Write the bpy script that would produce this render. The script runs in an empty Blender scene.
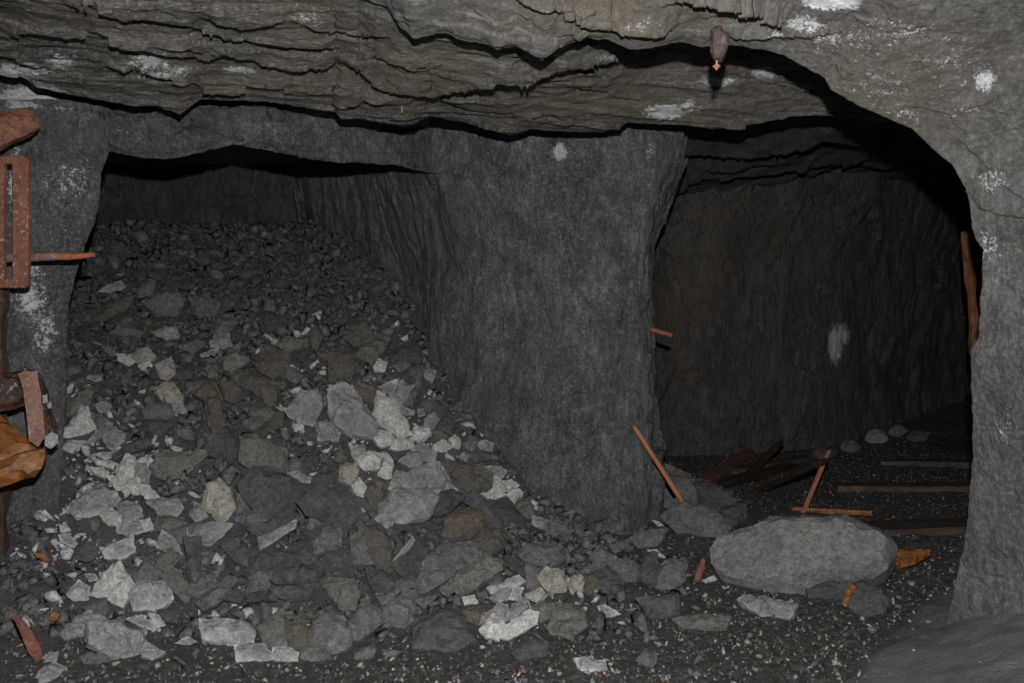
import bpy, bmesh, math, random
import numpy as np
from mathutils import Vector, Matrix
random.seed(7)
rng = np.random.default_rng(11)
SC = bpy.context.scene
COL = SC.collection

# ------------------------------------------------------------------ camera
F = 850.0
CAM = np.array([0.0, 0.0, 1.6])
PITCH = math.atan(41.5 / F)
cam_d = bpy.data.cameras.new('camera'); cam_d.sensor_width = 36.0; cam_d.lens = F / 1024 * 36.0
cam_d.clip_start = 0.02; cam_d.clip_end = 100
cam = bpy.data.objects.new('camera', cam_d); COL.objects.link(cam)
cam.location = CAM; cam.rotation_euler = (math.radians(90) - PITCH, 0, 0)
SC.camera = cam
CP, SP = math.cos(PITCH), math.sin(PITCH)

def rays(px, py):
    px = np.asarray(px, float); py = np.asarray(py, float)
    a = (px - 512) / F; b = (341.5 - py) / F
    return a, CP + b * SP, -SP + b * CP
def W(px, py, d):
    """point seen at (px, py) of the photograph, d metres ahead"""
    a, y, z = rays(px, py)
    t = np.asarray(d, float) / y
    return np.stack(np.broadcast_arrays(a * t, d + 0 * t, CAM[2] + z * t), -1)
def proj(P):
    x = P[..., 0]; y = P[..., 1]; z = P[..., 2] - CAM[2]
    fw = y * CP - z * SP; up = y * SP + z * CP
    fw = np.where(np.abs(fw) < 1e-3, 1e-3, fw)
    return 512 + F * x / fw, 341.5 - F * up / fw

# ------------------------------------------------------------------ noise
def hsh(i, j, k, s):
    h = (i.astype(np.int64) * 374761393 + j.astype(np.int64) * 668265263 + k.astype(np.int64) * 2147483647 + s * 974634777) & 0xffffffff
    h = ((h ^ (h >> 13)) * 1274126177) & 0xffffffff
    h = ((h ^ (h >> 16)) * 2246822519) & 0xffffffff
    h = h ^ (h >> 15)
    return (h & 0xffffff) / float(0xffffff)
def vnoise(P, s=0):
    f = np.floor(P); t = P - f; t = t * t * t * (t * (t * 6 - 15) + 10); f = f.astype(np.int64)
    i, j, k = f[..., 0], f[..., 1], f[..., 2]
    x, y, z = t[..., 0], t[..., 1], t[..., 2]
    def c(a, b, d): return hsh(i + a, j + b, k + d, s)
    x00 = c(0,0,0)*(1-x)+c(1,0,0)*x; x10 = c(0,1,0)*(1-x)+c(1,1,0)*x
    x01 = c(0,0,1)*(1-x)+c(1,0,1)*x; x11 = c(0,1,1)*(1-x)+c(1,1,1)*x
    return ((x00*(1-y)+x10*y)*(1-z) + (x01*(1-y)+x11*y)*z) * 2 - 1
def fbm(P, o=4, s=0, g=.5):
    r = 0; a = 1.0; n = 0
    for q in range(o):
        r = r + a * vnoise(P * (2.03 ** q) + 17.3 * q, s + q); n += a; a *= g
    return r / n
def facets(P, s=0, slope=.6):
    """broken faces: every cell is a plane of its own"""
    f = np.floor(P).astype(np.int64)
    best = np.full(P.shape[:-1], 1e9); val = np.zeros(P.shape[:-1])
    for a in (-1, 0, 1):
        for b in (-1, 0, 1):
            for c in (-1, 0, 1):
                i, j, k = f[..., 0] + a, f[..., 1] + b, f[..., 2] + c
                q = np.stack([i + hsh(i,j,k,s), j + hsh(i,j,k,s+1), k + hsh(i,j,k,s+2)], -1)
                d = P - q; dd = (d * d).sum(-1)
                v = .45 * (hsh(i,j,k,s+3) * 2 - 1) + 1.5 * slope * ((hsh(i,j,k,s+4)*2-1)*d[...,0] + (hsh(i,j,k,s+5)*2-1)*d[...,1] + (hsh(i,j,k,s+6)*2-1)*d[...,2])
                m = dd < best
                best = np.where(m, dd, best); val = np.where(m, v, val)
    return val
def smooth(a, b, x):
    t = np.clip((x - a) / (b - a), 0, 1); return t * t * (3 - 2 * t)
def n1(x, s=0):
    x = np.asarray(x, float)
    return vnoise(np.stack([x, 0*x + .5, 0*x + .5], -1), s)

# ------------------------------------------------------------------ materials
class NT:
    def __init__(self, name):
        self.m = bpy.data.materials.new(name); self.m.use_nodes = True
        self.t = self.m.node_tree; self.t.nodes.clear()
        self.out = self.n('ShaderNodeOutputMaterial'); self.b = self.n('ShaderNodeBsdfPrincipled')
        self.l(self.b.outputs[0], self.out.inputs[0])
    def n(self, ty, **k):
        q = self.t.nodes.new(ty)
        for a, v in k.items(): setattr(q, a, v)
        return q
    def l(self, a, b): self.t.links.new(a, b)
    def coord(self, kind='Object', scale=(1,1,1)):
        c = self.n('ShaderNodeTexCoord'); mp = self.n('ShaderNodeMapping'); mp.inputs['Scale'].default_value = scale
        self.l(c.outputs[kind], mp.inputs[0]); return mp.outputs[0]
    def noise(self, vec, scale, detail=6, rough=.6, dist=0.0):
        q = self.n('ShaderNodeTexNoise'); q.inputs['Scale'].default_value = scale; q.inputs['Detail'].default_value = detail
        q.inputs['Roughness'].default_value = rough; q.inputs['Distortion'].default_value = dist
        self.l(vec, q.inputs['Vector']); return q.outputs[0]
    def ramp(self, fac, stops):
        q = self.n('ShaderNodeValToRGB'); e = q.color_ramp.elements
        while len(e) < len(stops): e.new(.5)
        for x, (p, c) in zip(e, stops): x.position = p; x.color = tuple(c) + (1,)
        self.l(fac, q.inputs[0]); return q.outputs[0]
    def rng(self, v, a, b, c=0., d=1.):
        q = self.n('ShaderNodeMapRange'); q.inputs[1].default_value = a; q.inputs[2].default_value = b; q.inputs[3].default_value = c; q.inputs[4].default_value = d
        self.l(v, q.inputs[0]); return q.outputs[0]
    def math(self, op, a, b=None):
        q = self.n('ShaderNodeMath', operation=op)
        for i, v in enumerate((a, b)):
            if v is None: continue
            if isinstance(v, (int, float)): q.inputs[i].default_value = v
            else: self.l(v, q.inputs[i])
        return q.outputs[0]
    def mix(self, f, a, b, mode='MIX'):
        q = self.n('ShaderNodeMix', data_type='RGBA', blend_type=mode)
        for i, v in ((0, f), (6, a), (7, b)):
            if isinstance(v, (int, float)): q.inputs[i].default_value = v
            elif isinstance(v, tuple): q.inputs[i].default_value = v + (1,)
            else: self.l(v, q.inputs[i])
        return q.outputs[2]
    def attr(self, name):
        q = self.n('ShaderNodeAttribute'); q.attribute_name = name; return q.outputs['Fac']
    def bump(self, h, strength, dist):
        q = self.n('ShaderNodeBump'); q.inputs['Strength'].default_value = strength; q.inputs['Distance'].default_value = dist
        self.l(h, q.inputs['Height']); self.l(q.outputs[0], self.b.inputs['Normal'])

def rock_material(name, dark, light, tint, white=(.68,.68,.70), streak=(1,1,1), rough=(.42,.75), spots=.0, spec=.4, brownmix=.5, bumpd=.035, mids=4.5, midc=.22, bn=.6, gr=1.0):
    """mine rock: two greys, a brown tint by noise, white mineral crust where 'stain' says so"""
    k = NT(name); o = k.coord('Object', streak); o1 = k.coord('Object')
    n0 = k.noise(o, 1.6, 7, .62, .6); n2 = k.noise(o, 9, 8, .68, .3); n3 = k.noise(o1, 55, 6, .7)
    mid = tuple((a+b)/2 for a, b in zip(dark, light))
    c = k.ramp(n0, [(.30, dark), (.5, mid), (.70, light)])
    c = k.mix(k.rng(n2, .36, .62), c, k.mix(.8, c, tuple(v*.5 for v in dark)))
    c = k.mix(k.math('MULTIPLY', k.rng(n3, .48, .7), .5), c, tuple(min(1, v*1.9) for v in light))
    ng = k.noise(o1, 75, 4, .75); ng2 = k.noise(o, 26, 6, .75, .5)
    mul = k.n('ShaderNodeCombineColor')
    gm = k.math('MULTIPLY', k.rng(ng, .3, .7, 1-.50*gr, 1+.55*gr), k.rng(ng2, .3, .7, 1-.32*gr, 1+.36*gr))
    gm = k.math('MULTIPLY', gm, k.rng(k.noise(o1, mids, 6, .65, .8), .34, .66, 1 - midc, 1 + midc*1.15))
    for i_ in range(3): k.l(gm, mul.inputs[i_])
    c = k.mix(1.0, c, mul.outputs[0], 'MULTIPLY')
    nb = k.noise(o1, .9, 5, .6, 1.0)
    br = k.math('MULTIPLY', k.math('ADD', k.rng(nb, .46, .66, 0, bn), k.attr('brown')), brownmix)
    c = k.mix(br, c, tint)
    ns = k.noise(o1, 34, 7, .8, .3); ns2 = k.noise(o1, 110, 4, .7)
    st = k.attr('stain')
    lim = k.math('SUBTRACT', .74 - spots, k.math('MULTIPLY', st, .385))
    s = k.rng(k.math('SUBTRACT', k.math('ADD', k.math('MULTIPLY', ns, .65), k.math('MULTIPLY', ns2, .35)), lim), 0, .07)
    c = k.mix(k.math('MULTIPLY', s, .92), c, white)
    k.l(c, k.b.inputs['Base Color'])
    k.l(k.rng(n2, .35, .65, rough[0], rough[1]), k.b.inputs['Roughness'])
    k.b.inputs['Specular IOR Level'].default_value = spec
    nbm = k.noise(o, 14, 9, .72, .4)
    h = k.math('ADD', nbm, k.math('MULTIPLY', n3, .35))
    k.bump(h, 1.0, bumpd)
    return k.m
def simple_rock(name, c0, c1, rough=(.5,.8), white=0., spec=.35, warm=(.2,.16,.1), warmamt=.3, scale=1., rim=0.):
    """loose stone: colour drifts from stone to stone and over its faces"""
    k = NT(name); o = k.coord('Object'); inf = k.n('ShaderNodeObjectInfo')
    add = k.n('ShaderNodeVectorMath', operation='MULTIPLY_ADD'); k.l(inf.outputs['Random'], add.inputs[0]); add.inputs[1].default_value = (37, 51, 23); k.l(o, add.inputs[2])
    v = add.outputs[0]
    n0 = k.noise(v, 5*scale, 7, .65, .5); n2 = k.noise(v, 28*scale, 8, .7, .3); n3 = k.noise(v, 80*scale, 5, .7)
    c = k.ramp(n0, [(.3, c0), (.7, c1)])
    c = k.mix(k.rng(inf.outputs['Random'], 0, 1, 0, .45), c, c0)
    c = k.mix(k.math('MULTIPLY', k.rng(n2, .4, .7), .5), c, tuple(x*.5 for x in c0))
    c = k.mix(k.math('MULTIPLY', k.rng(k.noise(v, 3, 4, .6), .5, .68), warmamt), c, warm)
    if white > 0:
        c = k.mix(k.math('MULTIPLY', k.rng(k.math('ADD', k.math('MULTIPLY', n0, .55), k.math('MULTIPLY', n2, .45)), .56 - .1*white, .64), white), c, (.6,.6,.6))
    ng = k.noise(v, 90*scale, 4, .75); ng2 = k.noise(v, 34*scale, 6, .75, .5)
    mul = k.n('ShaderNodeCombineColor'); gm = k.math('MULTIPLY', k.rng(ng, .3, .7, .62, 1.42), k.rng(ng2, .3, .7, .66, 1.36))
    for i_ in range(3): k.l(gm, mul.inputs[i_])
    c = k.mix(1.0, c, mul.outputs[0], 'MULTIPLY')
    if rim > 0:
        rm = k.math('MULTIPLY', k.attr('rim'), k.rng(k.noise(v, 14, 6, .7), .38, .58))
        c = k.mix(k.math('MULTIPLY', rm, rim), c, (.66,.66,.65))
    k.l(c, k.b.inputs['Base Color'])
    k.l(k.rng(n2, .35, .65, rough[0], rough[1]), k.b.inputs['Roughness']); k.b.inputs['Specular IOR Level'].default_value = spec
    k.bump(k.math('ADD', k.noise(v, 18*scale, 8, .72, .4), k.math('MULTIPLY', n3, .3)), 1.0, .03)
    return k.m
def rust_material(name, cols, rough=(.55,.9), scale=30, spots=(.5,.45,.42), spotamt=.5, stretch=(1,1,1), bump=.006):
    k = NT(name); o = k.coord('Object', stretch)
    n0 = k.noise(o, scale*.3, 6, .65, .5); n2 = k.noise(o, scale*1.6, 7, .7, .2)
    c = k.ramp(n0, [(.25, cols[0]), (.5, cols[1]), (.75, cols[2])])
    c = k.mix(k.math('MULTIPLY', k.rng(n2, .46, .64), .75), c, cols[0])
    n4 = k.noise(k.coord('Object'), scale*2.2, 4, .6)
    c = k.mix(k.math('MULTIPLY', k.rng(n4, .60, .66), spotamt), c, spots)
    k.l(c, k.b.inputs['Base Color']); k.l(k.rng(n2, .35, .65, rough[0], rough[1]), k.b.inputs['Roughness'])
    k.bump(n2, .8, bump); return k.m

M = {}
M['ceiling'] = rock_material('slate_ceiling', (.105,.10,.092), (.20,.192,.178), (.19,.155,.09), streak=(.8,1.8,3), spots=.072, brownmix=.55)
M['pillar'] = rock_material('slate_pillar', (.074,.074,.078), (.195,.195,.202), (.125,.112,.088), streak=(2.4,2.4,1.0), spots=.015, brownmix=.4, rough=(.3,.6), spec=.7, mids=5, midc=.36)
M['left'] = rock_material('slate_left', (.070,.072,.077), (.152,.156,.165), (.125,.12,.085), streak=(1.6,1.6,1), spots=.075, brownmix=.4, rough=(.3,.6), spec=.55)
M['right'] = rock_material('slate_right', (.090,.090,.091), (.155,.155,.156), (.15,.128,.088), streak=(2.2,2.2,.6), mids=3, midc=.16, gr=.5, bumpd=.02, spots=.055, brownmix=.75, bn=.15, rough=(.45,.75))
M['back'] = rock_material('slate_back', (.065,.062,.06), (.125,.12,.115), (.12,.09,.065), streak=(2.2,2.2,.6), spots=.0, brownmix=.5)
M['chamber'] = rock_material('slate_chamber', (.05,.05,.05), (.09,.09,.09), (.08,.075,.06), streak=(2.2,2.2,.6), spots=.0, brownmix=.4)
M['floor'] = rock_material('dirt_floor', (.045,.044,.043), (.10,.098,.094), (.075,.055,.035), spots=.02, brownmix=.5, rough=(.4,.8), bumpd=.03)

# ------------------------------------------------------------------ meshes
def raw_mesh(name, V, Fc, mat, smooth_=False, attrs=None, parent=None):
    me = bpy.data.meshes.new(name)
    V = np.ascontiguousarray(V, dtype=np.float32); 
    if isinstance(Fc, np.ndarray):
        n, c = Fc.shape
        me.vertices.add(len(V)); me.vertices.foreach_set('co', V.ravel())
        me.loops.add(n * c); me.loops.foreach_set('vertex_index', np.ascontiguousarray(Fc, dtype=np.int32).ravel())
        me.polygons.add(n); me.polygons.foreach_set('loop_start', np.arange(0, n * c, c, dtype=np.int32))
        me.update(calc_edges=True)
    else:
        me.from_pydata([tuple(v) for v in V], [], Fc); me.update()
    if smooth_: me.polygons.foreach_set('use_smooth', np.ones(len(me.polygons), dtype=bool))
    for a, v in (attrs or {}).items():
        at = me.attributes.new(a, 'FLOAT', 'POINT'); at.data.foreach_set('value', np.ascontiguousarray(v, dtype=np.float32).ravel())
    me.materials.append(mat) if not isinstance(mat, (list, tuple)) else [me.materials.append(q) for q in mat]
    o = bpy.data.objects.new(name, me); COL.objects.link(o)
    if parent is not None: o.parent = parent
    return o
def grid_faces(m, n):
    i = np.arange(m * n).reshape(m, n)
    return np.stack([i[:-1,:-1], i[:-1,1:], i[1:,1:], i[1:,:-1]], -1).reshape(-1, 4)
def grid_obj(name, P, mat, attrs=None, sm=False):
    m, n = P.shape[:2]
    o = raw_mesh(name, P.reshape(-1, 3), grid_faces(m, n), mat, sm, attrs)
    o['kind'] = 'structure'
    return o
def gnormal(P, toward=None):
    du = np.gradient(P, axis=1); dv = np.gradient(P, axis=0)
    n = np.cross(du, dv); n /= np.linalg.norm(n, axis=-1, keepdims=True) + 1e-9
    t = (CAM if toward is None else np.asarray(toward)) - P
    return n * np.where((n * t).sum(-1, keepdims=True) < 0, -1, 1)
def interp_keys(keys, s):
    keys = np.asarray(keys, float)
    return np.stack([np.interp(s, keys[:, 0], keys[:, i]) for i in range(1, keys.shape[1])], -1)
def resample(poly, step, cols=2):
    """polyline (any number of columns) resampled evenly along its first `cols` columns"""
    poly = np.asarray(poly, float)
    d = np.concatenate([[0], np.cumsum(np.linalg.norm(np.diff(poly[:, :cols], axis=0), axis=1))])
    s = np.linspace(0, d[-1], int(d[-1] / step) + 1)
    return np.stack([np.interp(s, d, poly[:, i]) for i in range(poly.shape[1])], -1)
def ledges(P, lines, jit=1.0, k=.75):
    """sheets of slate: just above each broken edge the rock stands out by `a`, fading over w (in picture-height units at build time)"""
    px, py = proj(P); D = np.zeros(px.shape)
    for q, (pts, a, w) in enumerate(lines):
        pts = np.asarray(pts, float)
        y = np.interp(px, pts[:, 0], pts[:, 1]) + jit * (1.6 * n1(px / 9., 40 + q) + 1.0 * n1(px / 3.3, 80 + q))
        e = smooth(pts[0, 0] - 4, pts[0, 0] + 26, px) * (1 - smooth(pts[-1, 0] - 26, pts[-1, 0] + 4, px))
        aa = a * e * (1 + .35 * n1(px / 37., 60 + q))
        up = y - py - k * aa * F / np.maximum(P[..., 1], 1.)     # the step hangs down by aa, so its root sits higher
        D += np.where(up > 0, aa * np.exp(-np.maximum(up, 0) / w), 0)
    return D
def strata(P, period, amp, s=0, warp=1.0, ax=(0,0,1.), stretch=(.35,.8,.8)):
    """thin irregular layers: saw-tooth along ax, warped, coming and going"""
    ax = np.asarray(ax, float)
    t = (P * ax).sum(-1) / period + warp * fbm(P * np.asarray(stretch), 3, s) * 2.0 + .12 * fbm(P * np.array([4, 5, 5]), 4, s + 9)
    f = t - np.floor(t)
    band = np.floor(t)
    A = hsh(band.astype(np.int64), band.astype(np.int64) * 0, band.astype(np.int64) * 0 + 3, s + 5)
    on = np.clip(.45 + 1.5 * fbm(P * np.array([.8, 1.2, 1.2]) + A[..., None] * 9.1, 3, s + 21), 0, 1.3)
    return amp * f * on * (.4 + A)
def blobs(P, spots):
    """patches of mineral crust, each where the wall has one: (px, py, rx, ry, strength)"""
    px, py = proj(P); r = np.zeros(px.shape)
    for x, y, rx, ry, a in spots:
        q = ((px - x) / rx) ** 2 + ((py - y) / ry) ** 2
        r = np.maximum(r, a * np.exp(-q))
    return r
# ------------------------------------------------------------------ floor and rubble slope
def toe(X):
    return np.interp(X, [-3.5, -.9, -.6, 0, .3, .9, 1.4], [4.1, 4.15, 4.45, 5.1, 5.45, 5.9, 7.5])
def smax(a, b, k=.08):
    h = np.clip(.5 + .5 * (a - b) / k, 0, 1); return b + (a - b) * h + k * h * (1 - h)
def base_h(X, Y):
    X = np.asarray(X, float); Y = np.asarray(Y, float)
    ap = .13 * np.clip(Y - 3.95, 0, 2.4) * (1 - smooth(.05, .85, X)) * smooth(-3.6, -2.9, X + 0*Y)
    st = .60 * np.maximum(Y - toe(X), -.5)
    st = np.where(X > 1.1, -.3, st)
    z = smax(ap, st, .16)
    top = 2.36 - .10 * np.clip(Y - 7.4, 0, 3)
    z = -smax(-z, -top, .3)
    # left foot, under the timbers, and the spill at the foot of the pillar
    z = z + .10 * np.exp(-(((X + 2.2) / .8) ** 2 + ((Y - 4.5) / .6) ** 2))
    z = z + .07 * np.exp(-(((X - 1.15) / .35) ** 2 + ((Y - 5.5) / .45) ** 2))
    # tunnel bed climbs a little at the far right
    z = z + .35 * smooth(9.0, 12.0, Y) * smooth(1.5, 3.0, X)
    # mud apron against the right wall
    e = X - np.interp(Y, [1.5, 3.2, 3.75, 4.2, 4.6, 5.2], [.75, 1.25, 1.6, 2.0, 2.35, 2.9])
    z = z + .30 * smooth(-.05, .95, e) * (1 - smooth(4.6, 5.3, Y))
    return z
def mud_mask(X, Y):
    e = X - np.interp(Y, [1.5, 3.2, 3.75, 4.2, 4.6, 5.2], [.75, 1.25, 1.6, 2.0, 2.35, 2.9])
    return smooth(-.08, .10, e + .10 * fbm(np.stack([X*5, Y*5, 0*X], -1), 3, 3)) * (1 - smooth(4.5, 4.9, Y))
def pile_mask(X, Y):
    return smooth(-.04, .05, base_h(X, Y) - .02) * (1 - smooth(.5, 1.2, X))
def floor_h(X, Y):
    z = base_h(X, Y)
    P = np.stack([X, Y, 0 * X], -1)
    pm = pile_mask(X, Y); mm = mud_mask(X, Y)
    rough = .02 * fbm(P * 3, 4, 5) + .012 * fbm(P * 14, 3, 6)
    rub = .035 * facets(P * 5.5 + .15 * fbm(P*9, 2, 2)[..., None], 31, .8) + .018 * facets(P * 12, 37, .9) + .03 * fbm(P * 2.2, 3, 8)
    mud = .05 * fbm(P * np.array([2, 1.6, 1]), 4, 14) + .014 * fbm(P * 12, 4, 15)
    return z + (1 - mm) * (rough * (1 - pm) + rub * pm) + mm * mud
xs = np.arange(-4.4, 8.4, .024); ys = np.concatenate([np.arange(1.6, 6.6, .022), np.arange(6.6, 13.5, .04)])
GX, GY = np.meshgrid(xs, ys)
GZ = floor_h(GX, GY)
mudm = mud_mask(GX, GY)
M['floor'].name = 'dirt_floor'
# mud gets its own drier grey through an attribute
k = NT('mine_floor'); o_ = k.coord('Object')
n0 = k.noise(o_, 3, 7, .65, .5); n2 = k.noise(o_, 24, 8, .72, .2); n3 = k.noise(o_, 90, 5, .7)
dirt = k.ramp(n2, [(.3, (.035,.033,.030)), (.5, (.08,.075,.068)), (.66, (.22,.21,.19))])
rubc = k.ramp(n0, [(.3, (.10,.10,.10)), (.7, (.21,.21,.209))])
rubc = k.mix(k.math('MULTIPLY', k.rng(n2, .45, .7), .5), rubc, (.05,.05,.05))
mudc = k.ramp(n0, [(.3, (.15,.15,.153)), (.7, (.27,.269,.269))])
mudc = k.mix(k.math('MULTIPLY', k.rng(n3, .5, .7), .3), mudc, (.28,.28,.28))
c = k.mix(k.attr('pile'), dirt, rubc); c = k.mix(k.attr('mud'), c, mudc)
k.l(c, k.b.inputs['Base Color']); k.l(k.rng(n2, .35, .65, .4, .8), k.b.inputs['Roughness'])
k.bump(k.math('ADD', k.noise(o_, 20, 9, .75, .4), k.math('MULTIPLY', n3, .5)), 1.0, .05)
M['floor'] = k.m
fl = grid_obj('floor', np.stack([GX, GY, GZ], -1), M['floor'], {'mud': mudm, 'pile': pile_mask(GX, GY)})

def ground(px, py, dmin=2.0, dmax=13.0):
    """where the line of sight through (px, py) first meets the floor or the slope"""
    d = np.arange(dmin, dmax, .01)
    P = W(px, py, d)
    h = base_h(P[:, 0], P[:, 1])
    i = np.argmax(P[:, 2] < h)
    if not (P[:, 2] < h).any(): i = len(d) - 1
    return P[i], d[i]
def slope_n(X, Y):
    e = .12
    zx = (base_h(X + e, Y) - base_h(X - e, Y)) / (2 * e); zy = (base_h(X, Y + e) - base_h(X, Y - e)) / (2 * e)
    n = np.array([-float(zx), -float(zy), 1.0]); return n / np.linalg.norm(n)

# ------------------------------------------------------------------ traced broken edges (picture coordinates of the photograph)
L4 = [(-400,-130),(0,-75),(200,-45),(370,0),(387,8),(400,27),(413,38),(447,33),(457,40),(480,43),(497,50),(517,47),(527,53),(543,60),(553,50),(570,45),(587,37),(607,40),(630,50),(653,48),(680,42),(703,47),(730,45),(757,49),(784,55),(801,65),(824,77),(831,90),(855,104),(882,116),(912,129),(935,151),(952,165),(966,188),(971,212),(972,227),(976,240),(983,250),(981,294),(979,338),(971,350),(971,378),(972,415),(973,458),(970,486),(968,518),(961,557),(954,589),(948,618),(940,650),(925,690),(890,760)]
# depth and outward flare along the front lip
def lip_depth(px, py):
    return np.where(px < 900, np.interp(px, [-400, 370, 560, 800, 900], [2.7, 3.2, 3.28, 3.36, 3.40]), np.interp(py, [130, 250, 400, 560, 640, 700, 760], [3.40, 3.48, 3.62, 3.82, 3.93, 3.98, 3.95]))
L2 = [(-300,60),(0,72),(20,75),(37,88),(80,97),(113,103),(133,107),(157,107),(180,115),(200,100),(267,102),(300,107),(337,112),(341,120),(360,120),(403,127),(430,117),(467,123),(487,130),(510,136),(530,130),(573,133),(607,132),(627,123),(680,125),(714,129),(730,129),(761,122),(787,117),(821,116),(841,118),(900,124),(1000,140)]
L1 = [(-200,175),(40,160),(107,152),(140,157),(167,160),(200,153),(233,145),(267,150),(313,160),(340,163),(360,163),(393,165),(440,175),(500,190)]

# ---- near shell: front roof sheet, arch edge and right wall, one continuous rock surface
lip = resample(L4, 1.5)
lx, ly = lip[:, 0], lip[:, 1]
arc = np.concatenate([[0], np.cumsum(np.hypot(np.diff(lx), np.diff(ly)))])
jx = 1.6 * n1(arc / 5., 1) + 1.3 * n1(arc / 13., 2)
corner = np.maximum(smooth(780, 950, lx), smooth(230, 260, ly))                                    # 0 roof .. 1 wall
lx2 = lx + jx * .8 * corner; ly2 = ly + jx * (1 - .6 * corner)
LP = W(lx2, ly2, lip_depth(lx, ly))
wall = smooth(100, 330, ly) * np.maximum(smooth(880, 960, lx), smooth(380, 420, ly))
off = np.stack([1.25 * np.maximum(smooth(770, 985, lx), smooth(230, 260, ly)) * (1 - .0 * wall), -1.7 + 0 * lx, .62 * (1 - wall) + .30 * corner * (1 - wall) + 0.0 * wall], -1)
off[:, 0] *= 1.0
tt = np.concatenate([np.linspace(0, .45, 170) , np.linspace(.46, 1.25, 80)])[:, None, None]
P = LP[None] + off[None] * tt + np.array([0, 0, 1.0]) * 0
# the wall swells a little before it flares
sw = np.sin(np.clip(tt, 0, 1) * math.pi)
P = P + np.stack([-.10 * wall, 0 * wall, .0 * wall], -1)[None] * sw
N = gnormal(P)
fade = smooth(0, .035, tt[..., 0])
SM = [([(500,-5),(517,0),(540,12),(553,15),(580,23),(607,25),(633,32),(657,35),(670,28),(677,20)], .05, 22),
      ([(540,12),(547,22),(553,35),(567,30),(580,40),(600,37)], .02, 16),
      ([(553,0),(575,8),(605,2)], .015, 12),
      ([(660,2),(680,2),(714,4),(730,10),(757,17),(767,22),(781,27),(787,18),(797,2)], .10, 16),
      ([(715,34),(747,40),(780,37),(814,42),(840,34)], .035, 14),
      ([(700,60),(760,62)], .0, 10),
      ([(955,196),(969,198),(982,215),(1002,222),(1050,226)], .04, 26),
      ([(949,136),(976,158),(1002,186),(1050,220)], .02, 20)]
D = ledges(P, SM) * (.35 + .65 * fade)
px_, py_ = proj(P)
roofy = 1 - smooth(840, 960, px_)
D = D + (strata(P, .15, .035, 3, 1.0, (.2, -.5, 1.2)) * roofy * .8) * fade
D = D + fade * (.006 * facets(P * 2.6 + .5 * fbm(P * 3, 3, 4)[..., None], 51, .7) + .035 * fbm(P * 1.8, 4, 41) + .005 * facets(P * np.array([7, 10, 10]) + .6*fbm(P*6,3,44)[..., None], 55, .8) + .008 * fbm(P * 13, 4, 43))
P = P + N * D[..., None]
stain = blobs(P, [(832,2,32,8,1.3),(900,35,70,40,.42),(880,85,70,45,.40),(830,40,34,22,.5),(950,60,50,50,.42),(905,115,30,12,.5),(990,180,25,20,.5),(860,40,60,40,.42),(805,24,28,14,.7),(775,35,18,9,.5),(930,70,50,40,.36),(985,80,14,16,.8),(960,110,30,22,.4),(990,245,20,25,.5),(1005,430,18,26,.45),(560,10,60,10,.35),(640,25,40,12,.45),(718,30,40,16,.35)])
brown = blobs(P, [(620,20,170,40,.9),(900,80,110,80,.7),(940,190,40,30,.5),(1000,60,40,60,.4)])
# return of the rock behind the arch edge
back = np.stack([LP + np.stack([.10 * corner, .10 + 0*corner, .14 * (1 - wall)], -1), LP + np.stack([.45 * corner + .05*wall, .55 + 0 * corner, .55 * (1 - .6 * wall) ], -1)], 0)
PB = np.concatenate([back[::-1], P[:1] , P[1:]], 0)
z2 = np.zeros((2, P.shape[1]))
grid_obj('wall_right', PB, M['right'], {'stain': np.concatenate([z2, stain], 0), 'brown': np.concatenate([z2, brown], 0)})

# ---- ceiling: the sheet behind, from the front lip down to the long broken edge over pillar and chamber
cx = np.arange(-300, 1010, 1.6)
l2y = np.interp(cx, [p[0] for p in L2], [p[1] for p in L2]) + 1.0 * n1(cx / 5., 11) + .7 * n1(cx / 15., 12)
l2d = np.interp(cx, [-300, 100, 300, 520, 800, 1000], [4.15, 4.35, 4.6, 5.0, 5.0, 5.05])
ytop = np.full(cx.shape, -28.)
dtop = np.interp(cx, [-300, 330, 400, 480, 560, 650, 760, 1010], [3.0, 3.0, 3.04, 3.06, 3.12, 3.55, 3.95, 4.2])
t = np.linspace(0, 1, 150)[:, None]
PT, PL = W(cx, ytop, dtop), W(cx, l2y, l2d)
ex_ = np.interp(cx, [360, 420, 560, 660], [1.0, 1.8, 1.7, 1.0])[None, :, None]
yy_ = ytop[None] * (1 - t) + l2y[None] * t
P = W(cx[None] + 0*t, yy_, dtop[None] + (l2d - dtop)[None] * t ** ex_[..., 0])
N = gnormal(P)
CL = [([(60,-2),(95,1),(120,12),(128,14),(134,10),(160,15),(200,28),(240,33),(300,43),(342,47)], .04, 14),
      ([(0,32),(43,32),(67,35),(97,32),(113,40),(143,43),(173,55),(210,60),(223,48),(240,57),(300,70),(341,62)], .05, 13),
      ([(-60,45),(0,52),(20,58),(37,67),(50,66)], .05, 14),
      ([(95,75),(100,70),(133,67),(153,75),(200,88),(233,92),(267,83),(300,92)], .04, 11),
      ([(195,6),(240,20),(280,12),(290,6)], .03, 12),
      ([(290,12),(330,30),(390,36),(400,45)], .03, 10),
      ([(335,62),(363,70),(377,88),(403,98),(437,98),(450,93),(470,90),(500,82),(523,87),(547,73),(570,67),(630,62)], .07, 18),
      ([(360,52),(383,58),(410,68),(423,65),(437,78)], .025, 9),
      ([(437,97),(467,112),(527,120),(553,115),(572,125)], .03, 10),
      ([(330,106),(373,97),(403,104)], .03, 7),
      ([(690,68),(740,75),(800,88),(832,95)], .02, 12),
      ([(560,85),(610,96),(660,104),(720,106)], .015, 12),
      ([(150,30),(190,45),(230,46)], .02, 8)]
fade = (1 - smooth(.965, 1.0, t)) * 1.0
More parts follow.
